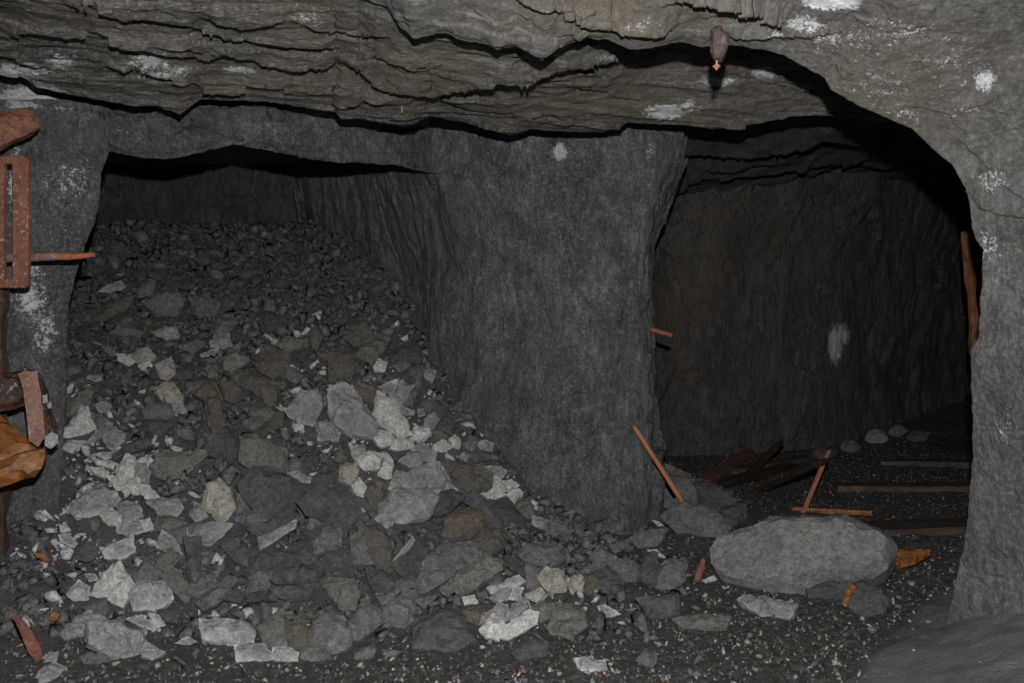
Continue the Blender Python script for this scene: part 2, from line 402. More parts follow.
D = ledges(P, CL) + (strata(P, .17, .034, 6, .9, (.10, -.45, 1.3)) + strata(P, .06, .02, 26, .9, (.15, -.4, 1.3))) * fade
D = D + fade * (.035 * fbm(P * np.array([1.2, 2, 2]), 4, 61) + .004 * facets(P * np.array([2, 4, 4]) + .6 * fbm(P * 3, 3, 4)[..., None], 63, .7) + .005 * facets(P * np.array([6, 11, 11]) + .6*fbm(P*6,3,44)[..., None], 65, .8) + .007 * fbm(P * 15, 4, 66))
P = P + N * D[..., None]
stain = blobs(P, [(665,112,22,8,1.15),(20,72,30,12,.9),(30,90,40,9,.8),(60,100,30,8,.5),(180,70,30,8,.6),(240,70,25,5,.7),(150,60,24,10,.75),(60,62,24,10,.7),(165,75,40,8,.6),(100,35,20,8,.4),(265,45,18,14,.4),(310,18,30,14,.5),(610,58,20,5,.6),(718,82,22,6,.8),(765,72,18,8,.8),(690,105,14,10,.6),(450,88,12,6,.3),(360,90,20,6,.4),(60,20,40,8,.3)])
brown = blobs(P, [(430,60,70,40,.8),(560,85,60,30,.6),(620,105,60,20,.6),(240,85,60,12,.5),(760,95,60,20,.5),(310,30,60,30,.4)])
up = P[-1:] + np.array([0, .22, .5]); up2 = P[-1:] + np.array([0, .03, .10])
PB = np.concatenate([P, up2, up], 0); z2 = np.zeros((2, P.shape[1]))
grid_obj('ceiling', PB, M['ceiling'], {'stain': np.concatenate([stain, z2], 0), 'brown': np.concatenate([brown, z2], 0)})

# ---- rock face over the chamber mouth (lintel), down to the chamber's broken upper edge, then its roof
cx = np.arange(-220, 486, 1.6)
l1y = np.interp(cx, [p[0] for p in L1], [p[1] for p in L1]) + 1.1 * n1(cx / 6., 21) + .7 * n1(cx / 16., 22)
yt = np.interp(cx, [p[0] for p in L2], [p[1] for p in L2]) - 22
dface = np.interp(cx, [-220, 0, 110, 300, 400, 440, 486], [4.55, 4.75, 4.95, 5.1, 5.7, 6.15, 6.6])
t = np.linspace(0, 1, 70)[:, None]
P = W(cx[None], yt[None] * (1 - t) + l1y[None] * t, (dface + .12)[None] * (1 - t) + dface[None] * t)
N = gnormal(P)
LL = [([(-10,115),(37,125),(67,132),(143,140),(177,130),(233,128),(267,125),(300,128)], .20, 11),
      ([(170,150),(185,143),(215,140),(232,144)], .10, 7), ([(250,110),(330,122),(375,130)], .16, 8), ([(110,118),(160,122),(215,116)], .12, 7)]
fade = 1 - smooth(.94, 1, t)
D = ledges(P, LL, 1.0, .12) + strata(P, .09, .07, 16, .9, (.2, -.3, 1.3)) * fade + fade * (.03 * fbm(P * 2.2, 3, 71) + .02 * facets(P * 4, 73, .7) + .008 * facets(P * 10, 75, .8))
P = P + N * D[..., None]
stain = blobs(P, [(30,97,40,12,1.0),(60,108,30,10,.6),(130,128,20,10,.4),(20,112,12,6,.8)])
roof = [P[-1:] + np.array([0, .02, .05]), P[-1:] + np.array([0, .3, .32])]
far = P[-1:].copy(); far[..., 1] = 9.2; far[..., 2] = 3.0 ; far[..., 0] = far[..., 0] * 1.5
roof.append(far)
PB = np.concatenate([P] + roof, 0); z2 = np.zeros((3, P.shape[1]))
grid_obj('trim_1', PB, M['left'], {'stain': np.concatenate([stain, z2], 0), 'brown': np.concatenate([z2, stain * 0], 0)})

# ---- left pillar
EDGE = [(110,120),(108,155),(101,172),(100,200),(95,222),(88,238),(80,262),(75,280),(70,300),(68,330),(66,360),(67,400),(64,430),(62,470),(60,510),(57,560),(54,620),(50,690)]
ey = np.arange(100, 680, 1.7)
ex = np.interp(ey, [p[1] for p in EDGE], [p[0] for p in EDGE]) + 1.2 * n1(ey / 6., 25) + .8 * n1(ey / 17., 26)
t = np.linspace(0, 1, 190)[None]
dd = np.interp(ey, [100, 560, 690], [4.72, 4.62, 4.55])
X0 = -330.
P = W(X0 * (1 - t) + ex[:, None] * t, ey[:, None] + 0 * t, dd[:, None] + np.interp(t, [0, .6, .86, .95, 1.0], [-.35, -.02, .02, .05, .14]))
N = gnormal(P)
fade = 1 - smooth(.97, 1, t)
D = fade * (.035 * fbm(P * 1.7, 3, 81) + .022 * facets(P * np.array([4, 4, 2.6]), 83, .7) + .009 * facets(P * 10, 85, .8) + .006 * fbm(P * 16, 3, 86))
crack = [([(66,262),(78,250),(88,236),(92,225)], .03, 16)]
D = D + ledges(P, crack, 1.0, .1)
P = P + N * D[..., None]
stain = blobs(P, [(70,180,35,35,.45),(30,300,24,26,.62),(45,330,20,40,.5),(30,270,20,20,.5),(20,560,18,60,.35),(60,230,20,20,.3),(15,180,10,40,.7)])
brown = blobs(P, [(80,140,30,12,.7),(70,165,40,18,.35)])
ret = np.stack([P[:, -1] + np.array([-.10, .12, 0]), P[:, -1] + np.array([-.85, 1.4, 0]), P[:, -1] + np.array([-2.7, 4.2, 0])], 1)
PB = np.concatenate([P, ret], 1); z2 = np.zeros((P.shape[0], 3))
grid_obj('wall_left', PB, M['left'], {'stain': np.concatenate([stain, z2], 1), 'brown': np.concatenate([brown, z2], 1)})

# ---- the pillar between chamber and tunnel, and the tunnel's back wall
def plan_wall(plan, z0, z1, step, zstep, lean=None):
    pl = resample(plan, .02)
    # round the corners of the plan
    for _ in range(14): pl[1:-1] = .25 * pl[:-2] + .5 * pl[1:-1] + .25 * pl[2:]
    pl = resample(pl, step)
    zz = np.arange(z0, z1, zstep)
    P = np.zeros((len(zz), len(pl), 3)); P[..., 0] = pl[None, :, 0]; P[..., 1] = pl[None, :, 1]; P[..., 2] = zz[:, None]
    return P, np.linspace(0, 1, len(pl))[None] + 0 * zz[:, None]
plan = [(-2.35,9.4),(-1.98,8.35),(-1.35,7.55),(-.92,6.95),(-.50,6.25),(-.18,5.92),(.05,5.78),(.35,5.66),(.65,5.6),(.88,5.66),(.97,5.82),(1.05,6.3),(1.12,7.0),(1.15,8.0)]
P, u = plan_wall(plan, -.15, 3.25, .012, .014)
Z = P[..., 2]
rightside = smooth(.35, .95, P[..., 0]) * (P[..., 1] < 6.6)
P[..., 0] += rightside * (.17 * smooth(1.9, 2.75, Z) + .02 * np.sin(Z * 3.0))
lft = smooth(.3, -.6, P[..., 0])
P[..., 1] += .10 * smooth(.2, 1.4, Z) * (1 - smooth(1.8, 3.0, Z)) - .22 * smooth(1.6, 2.8, Z) * lft * smooth(8.0, 6.0, P[..., 1])
P[..., 0] -= .12 * smooth(1.8, 2.9, Z) * lft
N = gnormal(P, (0, 0, 1.6))
A = np.array([4.0, 4.0, 1.1])
D = .07 * fbm(P * np.array([1.3, 1.3, .8]), 3, 91) + .025 * fbm(P * np.array([3.5, 3.5, 1.8]), 3, 98) + .026 * facets(P * A * .7 + .6 * fbm(P * 2, 3, 92)[..., None], 93, .9) + (.003 + .012 * smooth(.45, .75, P[..., 0])) * facets(P * np.array([9, 9, 3.2]) + .5 * fbm(P * 5, 3, 92)[..., None], 95, .9) + .007 * fbm(P * np.array([18, 18, 6]), 4, 96) + .016 * fbm(P * np.array([6, 6, 3.5]), 4, 97) - (.010 + .022 * smooth(.35, .7, P[..., 0])) * np.abs(fbm((P + .12*P[..., 2:3]*np.array([1, 0, 0])) * np.array([7, 7, 2.0]), 4, 99))
PL_ = [([(395,165),(440,172),(480,178)], .05, 10), ([(340,243),(372,240),(398,248)], .03, 14), ([(470,417),(500,420),(525,432)], .03, 16), ([(560,350),(575,345),(600,362)], .025, 20)]
D = D + ledges(P, PL_, 1.0, .1)
P = P + N * D[..., None]
stain = blobs(P, [(560,152,12,14,.9),(450,140,8,14,.55),(430,195,16,10,.42),(410,190,8,7,.4),(652,150,12,16,.6),(640,190,10,30,.3),(620,310,8,12,.3),(600,440,12,30,.25)])
brown = blobs(P, [(520,250,40,60,.35),(630,170,16,30,.5),(545,340,30,40,.4),(430,230,50,60,.5)])
grid_obj('wall_front', P, M['pillar'], {'stain': stain, 'brown': brown})

plan = [(.9,7.6),(1.15,8.3),(1.6,8.62),(2.2,8.72),(2.9,8.95),(3.7,9.4),(4.6,10.1),(5.9,11.1),(7.6,12.6)]
P, u = plan_wall(plan, -.2, 3.3, .018, .02)
Z = P[..., 2]
P[..., 1] += -.25 * smooth(1.9, 3.0, Z) + .0 * Z
N = gnormal(P, (0, 0, 1.6))
D = .09 * fbm(P * np.array([1.1, 1.1, .6]), 3, 101) + .05 * facets(P * np.array([2.2, 2.2, .9]) + .7 * fbm(P * 2, 3, 102)[..., None], 103, .9) + .012 * facets(P * np.array([6, 6, 2.6]) + .6 * fbm(P * 4, 3, 104)[..., None], 105, .9) + .012 * fbm(P * np.array([12, 12, 5]), 4, 106)
P = P + N * D[..., None]
stain = blobs(P, [(835,345,9,24,1.2),(843,335,10,16,1.0),(800,205,16,16,.42),(860,195,10,20,.45),(900,205,18,10,.4),(720,200,8,8,.35),(880,430,30,12,.3),(890,350,8,20,.3),(957,310,5,22,.6),(960,370,6,14,.6)])
brown = blobs(P, [(680,300,30,60,.7),(720,260,50,60,.4),(770,250,50,40,.4)])
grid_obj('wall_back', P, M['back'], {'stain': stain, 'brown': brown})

# tunnel roof, in sheets, from behind the long edge to the back wall
cx = np.arange(600, 1090, 2.0)
yb = np.interp(cx, [600, 690, 760, 840, 900, 960, 1090], [205, 196, 192, 184, 192, 205, 230])
db = np.interp(cx, [600, 690, 800, 860, 920, 960, 1090], [8.6, 8.75, 9.2, 9.9, 10.8, 11.6, 13.5])
t = np.linspace(0, 1, 120)[:, None]
PT = W(cx, np.full(cx.shape, 92.), np.full(cx.shape, 5.4)); PB_ = W(cx, yb, db)
P = PT[None] * (1 - t[..., None]) + PB_[None] * t[..., None]
P[..., 2] += .10 * np.sin(t * math.pi)
N = gnormal(P)
TL = [([(640,152),(690,147),(715,147),(737,151),(791,143),(824,131),(861,137),(900,140)], .14, 14),
      ([(640,190),(680,185),(694,175),(771,171),(828,161),(880,155)], .12, 12),
      ([(640,192),(690,191),(730,191),(787,183),(848,165),(895,168),(930,170)], .08, 8), ([(870,203),(908,196),(940,194)], .06, 8), ([(690,165),(740,160),(800,155)], .06, 8)]
D = ledges(P, TL, 1.0, .5) + .06 * fbm(P * 1.5, 3, 111) + .03 * facets(P * np.array([3, 2, 3]), 113, .8) + .01 * fbm(P * 9, 3, 114)
P = P + N * D[..., None]
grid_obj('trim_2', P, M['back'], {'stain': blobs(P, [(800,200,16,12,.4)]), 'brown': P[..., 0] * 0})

# chamber back wall, behind the rubble
P, u = plan_wall([(-6.5,8.0),(-4.2,8.5),(-3.0,8.75),(-1.9,8.75)], 1.5, 3.3, .02, .02)
N = gnormal(P, (0, 0, 1.6))
D = .09 * fbm(P * np.array([1.3, 1.3, .7]), 3, 121) + .06 * facets(P * np.array([2.6, 2.6, 1]), 123, .9) + .02 * facets(P * np.array([7, 7, 3]), 125, .9)
P = P + N * D[..., None]
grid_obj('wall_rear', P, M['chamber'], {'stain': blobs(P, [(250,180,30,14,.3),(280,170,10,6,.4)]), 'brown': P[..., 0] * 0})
# far side of the tunnel behind the arch
P, u = plan_wall([(2.45,4.05),(2.9,4.6),(3.9,6.0),(5.8,8.8),(8.0,12.5)], -.2, 3.2, .06, .06)
N = gnormal(P, (2.5, 8, 1.6))
P = P + N * (.08 * fbm(P * 1.5, 3, 131) + .04 * facets(P * 3, 133, .8))[..., None]
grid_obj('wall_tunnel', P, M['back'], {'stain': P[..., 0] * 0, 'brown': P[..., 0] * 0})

# ------------------------------------------------------------------ light: the flash just above the camera
ld = bpy.data.lights.new('camera_flash', 'POINT'); ld.energy = 740; ld.shadow_soft_size = .022; ld.color = (1.0, .985, .96)
lo = bpy.data.objects.new('camera_flash', ld); COL.objects.link(lo); lo.location = (0.03, .02, 1.6 + .30)
w = bpy.data.worlds.new('world'); SC.world = w; w.use_nodes = True
w.node_tree.nodes['Background'].inputs[0].default_value = (0, 0, 0, 1)
SC.view_settings.view_transform = 'Standard'; SC.view_settings.look = 'None'; SC.view_settings.gamma = 1; SC.view_settings.exposure = 0
SC.view_settings.use_curve_mapping = False
# ------------------------------------------------------------------ loose stones
M['d'] = simple_rock('stone_dark', (.082,.082,.084), (.152,.152,.154), rough=(.4,.75), warmamt=.12, warm=(.10,.09,.07))
M['m'] = simple_rock('stone_grey', (.135,.135,.135), (.235,.235,.232), warmamt=.18, warm=(.16,.145,.115))
M['g'] = simple_rock('stone_light_grey', (.24,.24,.24), (.40,.40,.395), rim=.4, warmamt=.15, warm=(.28,.26,.21))
M['p'] = simple_rock('stone_pale', (.52,.52,.51), (.76,.755,.74), rim=.7, warmamt=.2, warm=(.42,.38,.30))
M['w'] = simple_rock('stone_crusted', (.22,.22,.225), (.55,.55,.56), white=.85, rim=1.0, rough=(.25,.55), spec=.5, warmamt=.05)
M['b'] = simple_rock('stone_brown', (.115,.105,.09), (.18,.163,.14), warmamt=.5, warm=(.16,.125,.075))
M['o'] = simple_rock('stone_olive', (.145,.145,.135), (.23,.228,.21), warmamt=.25, warm=(.2,.18,.12))
M['c'] = simple_rock('stone_cream', (.34,.32,.28), (.52,.49,.43), warmamt=.3, warm=(.42,.33,.19))
COLN = {'d': 'dark', 'm': 'grey', 'g': 'light grey', 'p': 'pale', 'w': 'white-crusted', 'b': 'brownish', 'o': 'olive grey', 'c': 'cream'}
CROP = {'A': (60,380,5.694), 'B': (40,490,5.694), 'C': (40,590,6.4), 'D': (190,320,5.694), 'E': (190,430,5.694), 'F': (330,320,5.694),
        'G': (190,540,5.694), 'H': (340,420,5.694), 'I': (470,440,5.694), 'J': (470,540,5.694), 'K': (340,520,5.694), 'L': (590,480,5.694),
        'M': (700,500,4.267), 'N': (60,270,5.694), 'O': (560,580,5.12), 'Q': (640,410,5.25), 'Z': (0,0,1)}
# one line per stone: crop, material, outline, and a noun phrase when the stone is a landmark
STONES = '''
A o 55,130 140,50 180,75 165,125 130,170 50,195 | pale block with a brown foot
A p 15,285 60,250 120,160 150,165 200,290 110,320 20,315 | triangular pale stone beside the left pillar
A g 195,140 250,118 285,140 310,190 270,205 215,170
A m 185,190 230,200 290,245 225,275 190,225
A g 165,340 260,250 295,255 280,290 180,360
A g 240,320 285,265 360,310 355,345 300,400 245,340 | square light grey block
A w 15,375 50,345 165,355 130,385 75,415 20,390
A p 210,425 310,410 330,385 390,410 380,440 260,450
A p 205,450 290,462 330,480 310,505 210,478
A p 175,495 245,500 275,525 255,555 190,520
A p 320,515 375,435 420,450 415,540 350,600 320,560 | upright white shard
A p 265,550 300,545 345,590 345,625 320,625
A p 355,610 385,565 450,560 445,640 365,640
A p 460,600 500,600 560,660 520,670 465,650
A c 545,60 600,20 645,25 690,95 690,150 650,140 580,110 | cream pear-shaped stone
A g 650,150 700,145 720,185 690,205 655,195
A m 705,150 775,120 770,155 730,185
A o 520,480 580,400 660,415 800,405 820,435 700,545 600,565 530,530 | olive slab with two humps
A b 770,70 840,20 900,60 910,110 830,110
A b 830,120 905,110 910,280 880,300 845,220
A m 490,170 530,140 620,140 650,200 600,225 490,215
A m 410,400 460,380 485,400 470,430 420,430
A d -10,420 50,470 20,510 -10,505
A g 425,470 480,480 510,520 500,585 440,560
A d 480,230 600,235 615,270 560,305 490,280
A d 270,470 340,400 420,350 480,330 500,380 380,420
B w 190,70 270,10 340,-20 420,20 440,60 330,130 220,145 180,110 | large dark-faced stone with crusted rim
B g 345,125 440,40 440,80 400,110
B p 155,100 190,68 195,125 160,128
B g 440,90 500,62 560,85 580,140 540,165 470,150
B p 345,140 410,110 460,140 450,195 380,190
B g 620,70 700,45 790,60 810,100 770,150 700,140 | almond-shaped light stone
B w 440,200 490,165 580,180 600,230 510,260 450,245
B p 570,175 625,165 650,220 600,235
B o 655,190 690,150 760,160 845,195 740,230 660,225
B g 660,320 700,240 760,275 810,370 780,390 700,340 | light grey fin-shaped stone
B p 110,200 150,195 170,230 120,240
B w 110,260 160,250 210,300 190,325 125,300
B d 210,345 240,300 300,305 320,365 270,400 220,390 | smooth dark cube of slate
B p 290,595 345,500 410,430 455,418 490,490 535,545 470,660 380,610 | star-shaped pale stone
B w 510,590 560,530 740,520 750,620 660,683 540,670 | white-edged slab
B o 700,500 760,450 830,520 860,590 820,630 760,560
B d 830,290 911,290 911,560 850,500
B w 355,330 440,300 520,270 530,350 450,390 380,380
B w 160,590 220,520 280,560 270,620 190,625
B w 255,480 310,480 330,510 280,520
B m 545,480 600,400 680,440 690,520 560,525
B p 575,10 640,0 675,40 610,50
B m 740,230 840,200 911,180 911,240 800,300
B o 670,400 740,340 800,380 720,470
C g 320,215 370,175 480,210 670,265 660,330 590,445 470,430 330,340 | long grey slab lying on the gravel
C g 145,265 230,170 320,145 340,190 310,260 170,305
C m 270,430 320,400 440,420 450,450 300,470
C g 0,520 90,465 150,500 100,560 0,595 | blunt grey stone at the very bottom edge
C w 645,385 690,340 740,370 790,400 720,440 660,420
C w 560,190 620,165 700,200 740,260 660,240
C w 700,150 760,160 800,220 750,240
C w 870,340 940,300 1000,330 950,350
C m 280,110 420,60 420,140 390,170 330,150
C d 760,130 850,120 890,160 870,205 800,195
C g 20,430 60,400 110,400 105,450 40,455
D o 140,90 165,20 200,-10 250,0 260,20 215,70 160,100
D g 120,120 165,95 215,85 235,145 180,160 125,150 | squarish pale stone high on the slope
D g 65,195 110,175 160,160 175,180 130,205 75,210
D o 195,230 250,160 285,140 275,190 330,225 240,290 205,270
D b 245,330 290,300 390,320 470,360 470,470 430,470 370,410 290,370 | brown slab with a crack under its edge
D o 30,410 60,350 130,360 180,450 100,455
D b 90,460 170,460 190,590 150,640 110,590
D b 385,250 450,160 540,210 560,300 480,330 400,280
D o 510,140 560,100 650,110 660,150 560,180
D b 670,90 710,40 750,100 720,165 690,140 | leaf-shaped brown stone
D b 740,190 880,170 911,210 780,225
D m 560,270 610,280 635,320 600,360 560,330
D o 320,510 450,505 480,530 440,570 360,560
D m 315,575 370,560 410,590 360,625 320,610
D g 510,495 570,500 640,410 720,400 740,490 690,590 620,580 | dusty pointed slab
D b 180,370 240,350 300,400 270,460 210,450
D b 430,650 520,600 520,530 480,540 410,640
D g 725,590 800,580 850,640 840,683 735,683
E o 285,130 290,40 370,30 540,110 550,250 460,235 330,200 290,180 | broad flat slab with a square corner
E c 80,370 100,320 165,285 220,340 250,430 190,520 95,450 | stone with an orange spot
E d 290,310 360,220 470,250 560,265 670,320 610,420 540,490 440,500 340,410 | big dark slab in mid slope
E d 620,410 690,330 830,340 880,330 930,400 925,530 850,560 780,520 680,480 | black hump-shaped rock
E o 0,130 60,120 80,155 40,200 0,210
E m 265,510 330,465 400,465 430,520 360,555
E o 270,470 280,370 380,440
E d 90,140 120,40 200,10 270,60 270,190 200,150
E m 550,200 600,160 640,190 630,250 560,255
E g 560,250 610,235 680,270 680,300 600,290
E g 0,480 30,420 80,430 90,490 40,520
E g 400,610 590,520 590,560 470,640 410,670 | narrow pale wedge
E g 0,560 140,530 230,540 180,600 120,650 0,640
E d 350,560 470,510 560,500 600,520 480,610 400,600
E m 670,560 690,490 770,520 700,560
E m 700,640 760,570 850,565 850,660 720,690
E b 830,170 860,110 890,150 895,185
F o 160,190 240,110 350,40 350,60 310,160 250,230 | spike-shaped slab
F g 535,290 565,275 600,295 580,355 545,330 | small egg-shaped stone against the pillar
F d 440,280 500,265 530,300 520,350 460,350
F g 340,440 410,345 430,370 475,375 410,475 | kite-shaped light stone
F o 410,470 490,360 510,370 470,480
F g 285,380 340,355 380,380 340,420 295,415
F o 350,270 400,240 450,250 440,300 380,300
F b 150,380 230,360 280,400 240,470 150,440
F p 250,560 280,420 370,470 420,560 450,640 380,660 330,620 | white dust-covered slab
F g 370,470 475,520 470,540 410,540
F g 500,510 530,505 540,540 505,550
F g 545,560 590,530 615,570 580,620 540,610
F d 620,590 670,545 715,600 690,650 630,640
F m 590,640 640,620 680,650 650,683 600,683
F g 0,400 80,360 130,400 250,560 265,660 130,640 20,570 | wide dusty slab crossing the bright patch
F b 0,230 130,240 160,290 60,340 0,340
F b 0,190 110,170 130,210 20,230
F p 250,260 280,225 320,245 310,290 260,290
F b 100,110 130,40 200,30 240,80 200,150 140,140
F d 310,200 400,160 500,200 490,250 400,240 320,240
F g 460,640 520,610 570,640 540,683 480,683
F d 500,460 600,460 660,510 620,560 520,520
G d 400,90 640,40 690,120 560,155 400,160 | dark wedge with a straight lower edge
G d 430,170 660,150 730,130 740,190 640,255 500,230
G o 770,260 800,225 900,230 911,330 830,340
G m 50,350 210,220 250,240 180,340 90,388
G w 75,460 150,450 290,470 360,520 340,590 200,570 90,550 | white-rimmed rounded slab
G w 270,600 400,590 470,650 460,683 280,683
G w 480,620 540,605 610,640 605,683 490,683
G o 400,500 520,410 570,520 550,610 430,600
G m 690,530 750,420 870,440 905,590 800,640 700,570 | broad grey stone above the gravel
G b 560,500 640,430 650,480 700,570 640,620 570,590
G d 330,300 480,290 480,340 340,345
G d 470,280 660,260 670,330 560,345
G m 360,180 440,190 450,290 330,290
G d 190,330 240,290 320,310 280,350
G d 180,30 250,10 330,60 320,140 260,120
G o 650,620 690,570 750,600 790,660 700,683 640,660
G m 0,270 90,200 160,180 130,260 40,310
H g 210,560 250,460 330,390 460,410 550,410 540,470 500,540 380,580 320,575 270,615 235,600 | big pale slab hanging over the dark rocks
H g 350,330 450,260 560,250 640,380 560,410 450,400 370,380
H b 580,260 640,240 780,260 860,310 850,380 740,430 690,430 640,350 | brown slab beside the white vein
H p 570,270 590,275 640,365 695,430 680,435 620,370
H b 600,650 610,560 700,520 790,530 795,610 740,660 640,683 | block with a yellow stripe
H d 545,420 640,400 690,440 620,520 530,530
H d 690,450 780,430 911,560 911,620 800,600 790,530
H b 150,420 200,330 270,370 240,430 200,500
H c 5,260 90,250 100,300 60,360 0,340
H p 70,370 110,330 150,380 130,430 80,420
H g 300,340 320,290 370,300 350,350
H g 345,230 420,170 470,200 460,250 400,265
H g 410,170 460,125 540,180 530,240 470,230
H p 290,160 330,110 410,105 415,155 340,170
H p 540,140 590,115 640,150 600,180 545,175
H p 630,105 655,88 685,110 680,160 650,150 | bright white pebble by the pillar
H o 705,140 740,95 780,125 760,170 720,170
H g 785,130 830,115 870,135 860,175 800,165
H g 680,210 710,183 735,205 715,235
H d 740,190 850,200 850,225 770,240
H p 430,60 500,50 515,90 460,125 410,100
H b 530,80 590,60 620,90 590,115 540,110
H c 260,380 310,340 350,360 320,420
H g 820,280 911,265 911,300 850,310
H p 805,410 860,370 911,340 911,430 850,445
H p 230,60 290,80 320,130 240,150 200,110
H p 100,220 170,180 240,200 220,270 140,280
H p 220,300 260,240 300,260 290,330 240,335
H g 60,150 130,140 150,190 80,220
I g 80,155 150,148 205,175 180,215 120,195
I p 125,260 140,205 190,250 195,310 120,330
I p 185,235 235,230 275,260 235,295 200,290
I p 60,300 110,260 135,290 100,330
I p 205,310 270,280 300,300 265,370 230,330 | fang-shaped white stone
I o 265,365 290,335 340,340 355,380 355,440 290,420 | brown rounded block at the pillar foot
I g 360,480 365,435 445,460 435,510
I o 440,540 440,490 480,440 580,515 520,540
I d 100,360 200,350 280,420 290,480 210,480
I b 30,580 80,520 160,530 185,600 110,650
I m 760,555 800,545 830,570 790,590
I o 800,600 890,570 895,610 830,640
I m 520,530 580,540 600,560 550,575
J c 390,210 440,165 510,180 550,250 530,310 470,310 420,260 | cream cracked lump
J c 320,310 400,275 430,320 390,360 330,330
J w 110,270 270,205 310,240 250,265 130,300 | silvery splinter
J g 120,330 170,280 230,275 210,340 150,350
J w 225,335 250,270 300,275 290,340
J g 215,450 240,370 310,330 320,380 250,450
J p 185,545 200,490 330,405 380,420 370,470 230,560 | pale tongue-shaped stone
J p 60,510 130,430 190,480 160,565 90,545 | pale five-sided stone
J g 60,480 70,420 120,400 130,430
J g 130,400 170,355 220,395 200,460 150,430
J o 350,390 400,355 465,370 440,440 400,460 370,420
J o 455,430 490,370 580,365 635,400 640,440 500,455
J o 455,500 480,455 630,450 650,490 590,530 580,560 480,530 | olive ledge-like stone
J c 560,250 590,200 640,210 640,290 580,300
J b 640,215 700,190 740,270 680,310 640,280 | dark brown lump
J m 290,80 330,40 500,30 520,110 420,160 330,120
J m 640,180 680,140 730,180 700,210
J m 320,160 350,140 400,180 400,260 330,270
J w 730,380 770,370 850,420 760,440
J d 250,640 350,570 430,590 420,650 300,683
K m 430,350 480,200 540,180 660,300 500,400 430,420 | tall grey triangle
K m 560,190 620,130 770,135 820,210 700,270 640,280
K o 600,380 700,290 830,220 895,250 890,290 700,420 620,410 | long leaning slab
K g 300,230 410,100 420,120 380,190 320,235 | thin light blade
K d 300,260 440,150 490,180 450,290 360,300
K b 120,60 210,50 280,150 290,280 240,280 150,180
K m 70,100 110,80 140,150 180,240 80,230
K d 160,300 230,280 310,350 270,405 190,380
K m 250,500 300,450 410,420 410,550 360,600 260,590
K m 430,455 550,430 480,500
K d 420,600 440,560 520,530 650,500 700,590 760,680 640,740 430,720 | big dark boulder at the gravel's edge
K o 0,350 50,350 100,410 80,500 0,490
K o 210,420 340,400 250,480
K m 60,600 130,480 240,540 240,580 120,670 60,660
K m 310,350 400,330 420,370 370,410 320,400
K p 700,440 760,430 780,470 710,480
K b 710,520 790,500 810,540 790,590 720,570
K m 830,330 911,280 911,360 860,370
L m 415,210 470,140 530,110 700,170 780,270 740,325 620,325 500,290 | smooth grey rock below the leaning stick
Q o 100,370 130,290 260,340 310,440 290,490 200,490 110,520 | rough upright stone behind the leaning stick
Q d 280,380 380,390 460,420 500,470 420,520 330,480
Q d 420,520 540,490 550,560 490,600 440,580
L d 285,560 310,430 380,430 390,560 370,600
L m 380,560 430,470 540,460 530,560 470,610 400,610
L m 240,330 300,290 420,290 370,370 280,375
L w 330,400 380,400 430,440 370,430
L w 360,230 400,240 435,275 390,260
L p 645,570 700,545 720,565 660,580
L m 0,420 60,390 140,440 130,490 40,510
L m 120,480 200,450 290,500 270,570 180,560
L d 40,520 110,500 180,570 170,640 60,620
M g 175,430 200,405 330,430 400,440 370,500 260,490 | flat stone under the boulder
M d 640,450 670,340 760,375 810,420 780,480 700,490 | dark layered block right of the boulder
M d 470,380 560,350 660,350 600,420 480,410
N g 230,120 270,85 340,65 365,95 320,125 | lone pale chip near the left pillar's top
N b 150,275 280,190 390,160 380,210 250,285 | brown slab high on the left
N m 490,180 620,115 700,170 650,250 560,260
N c 525,350 600,330 660,330 670,380 600,390 | cigar-shaped pale stone
N p 325,480 370,480 425,520 390,545 335,515
N c 395,490 490,440 540,490 500,540 450,540 | pale stone with a rusty corner
N p 450,545 510,520 525,545 500,575 465,565
N c 545,545 630,505 655,580 605,635 575,610 | cream four-sided stone
N g 155,615 170,598 235,600 225,645
N m 230,430 270,430 325,475 290,490
N d 90,340 140,330 240,410 170,410
N m 750,170 830,150 900,190 870,260 770,240
N g 120,480 170,475 180,500 140,505
N m 690,440 780,400 820,430 760,470
N m 350,600 400,590 415,650 360,660
N m 695,480 760,475 740,520 700,515
N m 440,110 500,60 540,70 520,130 460,155
N o 835,545 890,550 895,600 850,610
N m 300,360 360,310 480,350 460,380
O w 75,400 130,400 220,410 230,450 120,465 | white-edged stone alone on the gravel
O d 410,100 590,80 600,170 480,190
O o 600,200 700,180 850,190 830,240 650,240 | low flat stone half sunk in gravel
O m 400,410 440,360 490,400 470,440
Z g 866,439 870,432 877,430 884,433 887,439 880,442 871,443 | pale chip at the foot of the tunnel's back wall
Z m 889,432 895,426 901,426 906,431 899,436 892,435
Z d 908,438 913,432 921,431 928,434 924,440 915,441
Z m 842,446 848,440 854,441 859,446 853,451 846,451
Z d 814,453 820,447 829,447 835,452 828,458 819,457
'''
from mathutils.geometry import delaunay_2d_cdt
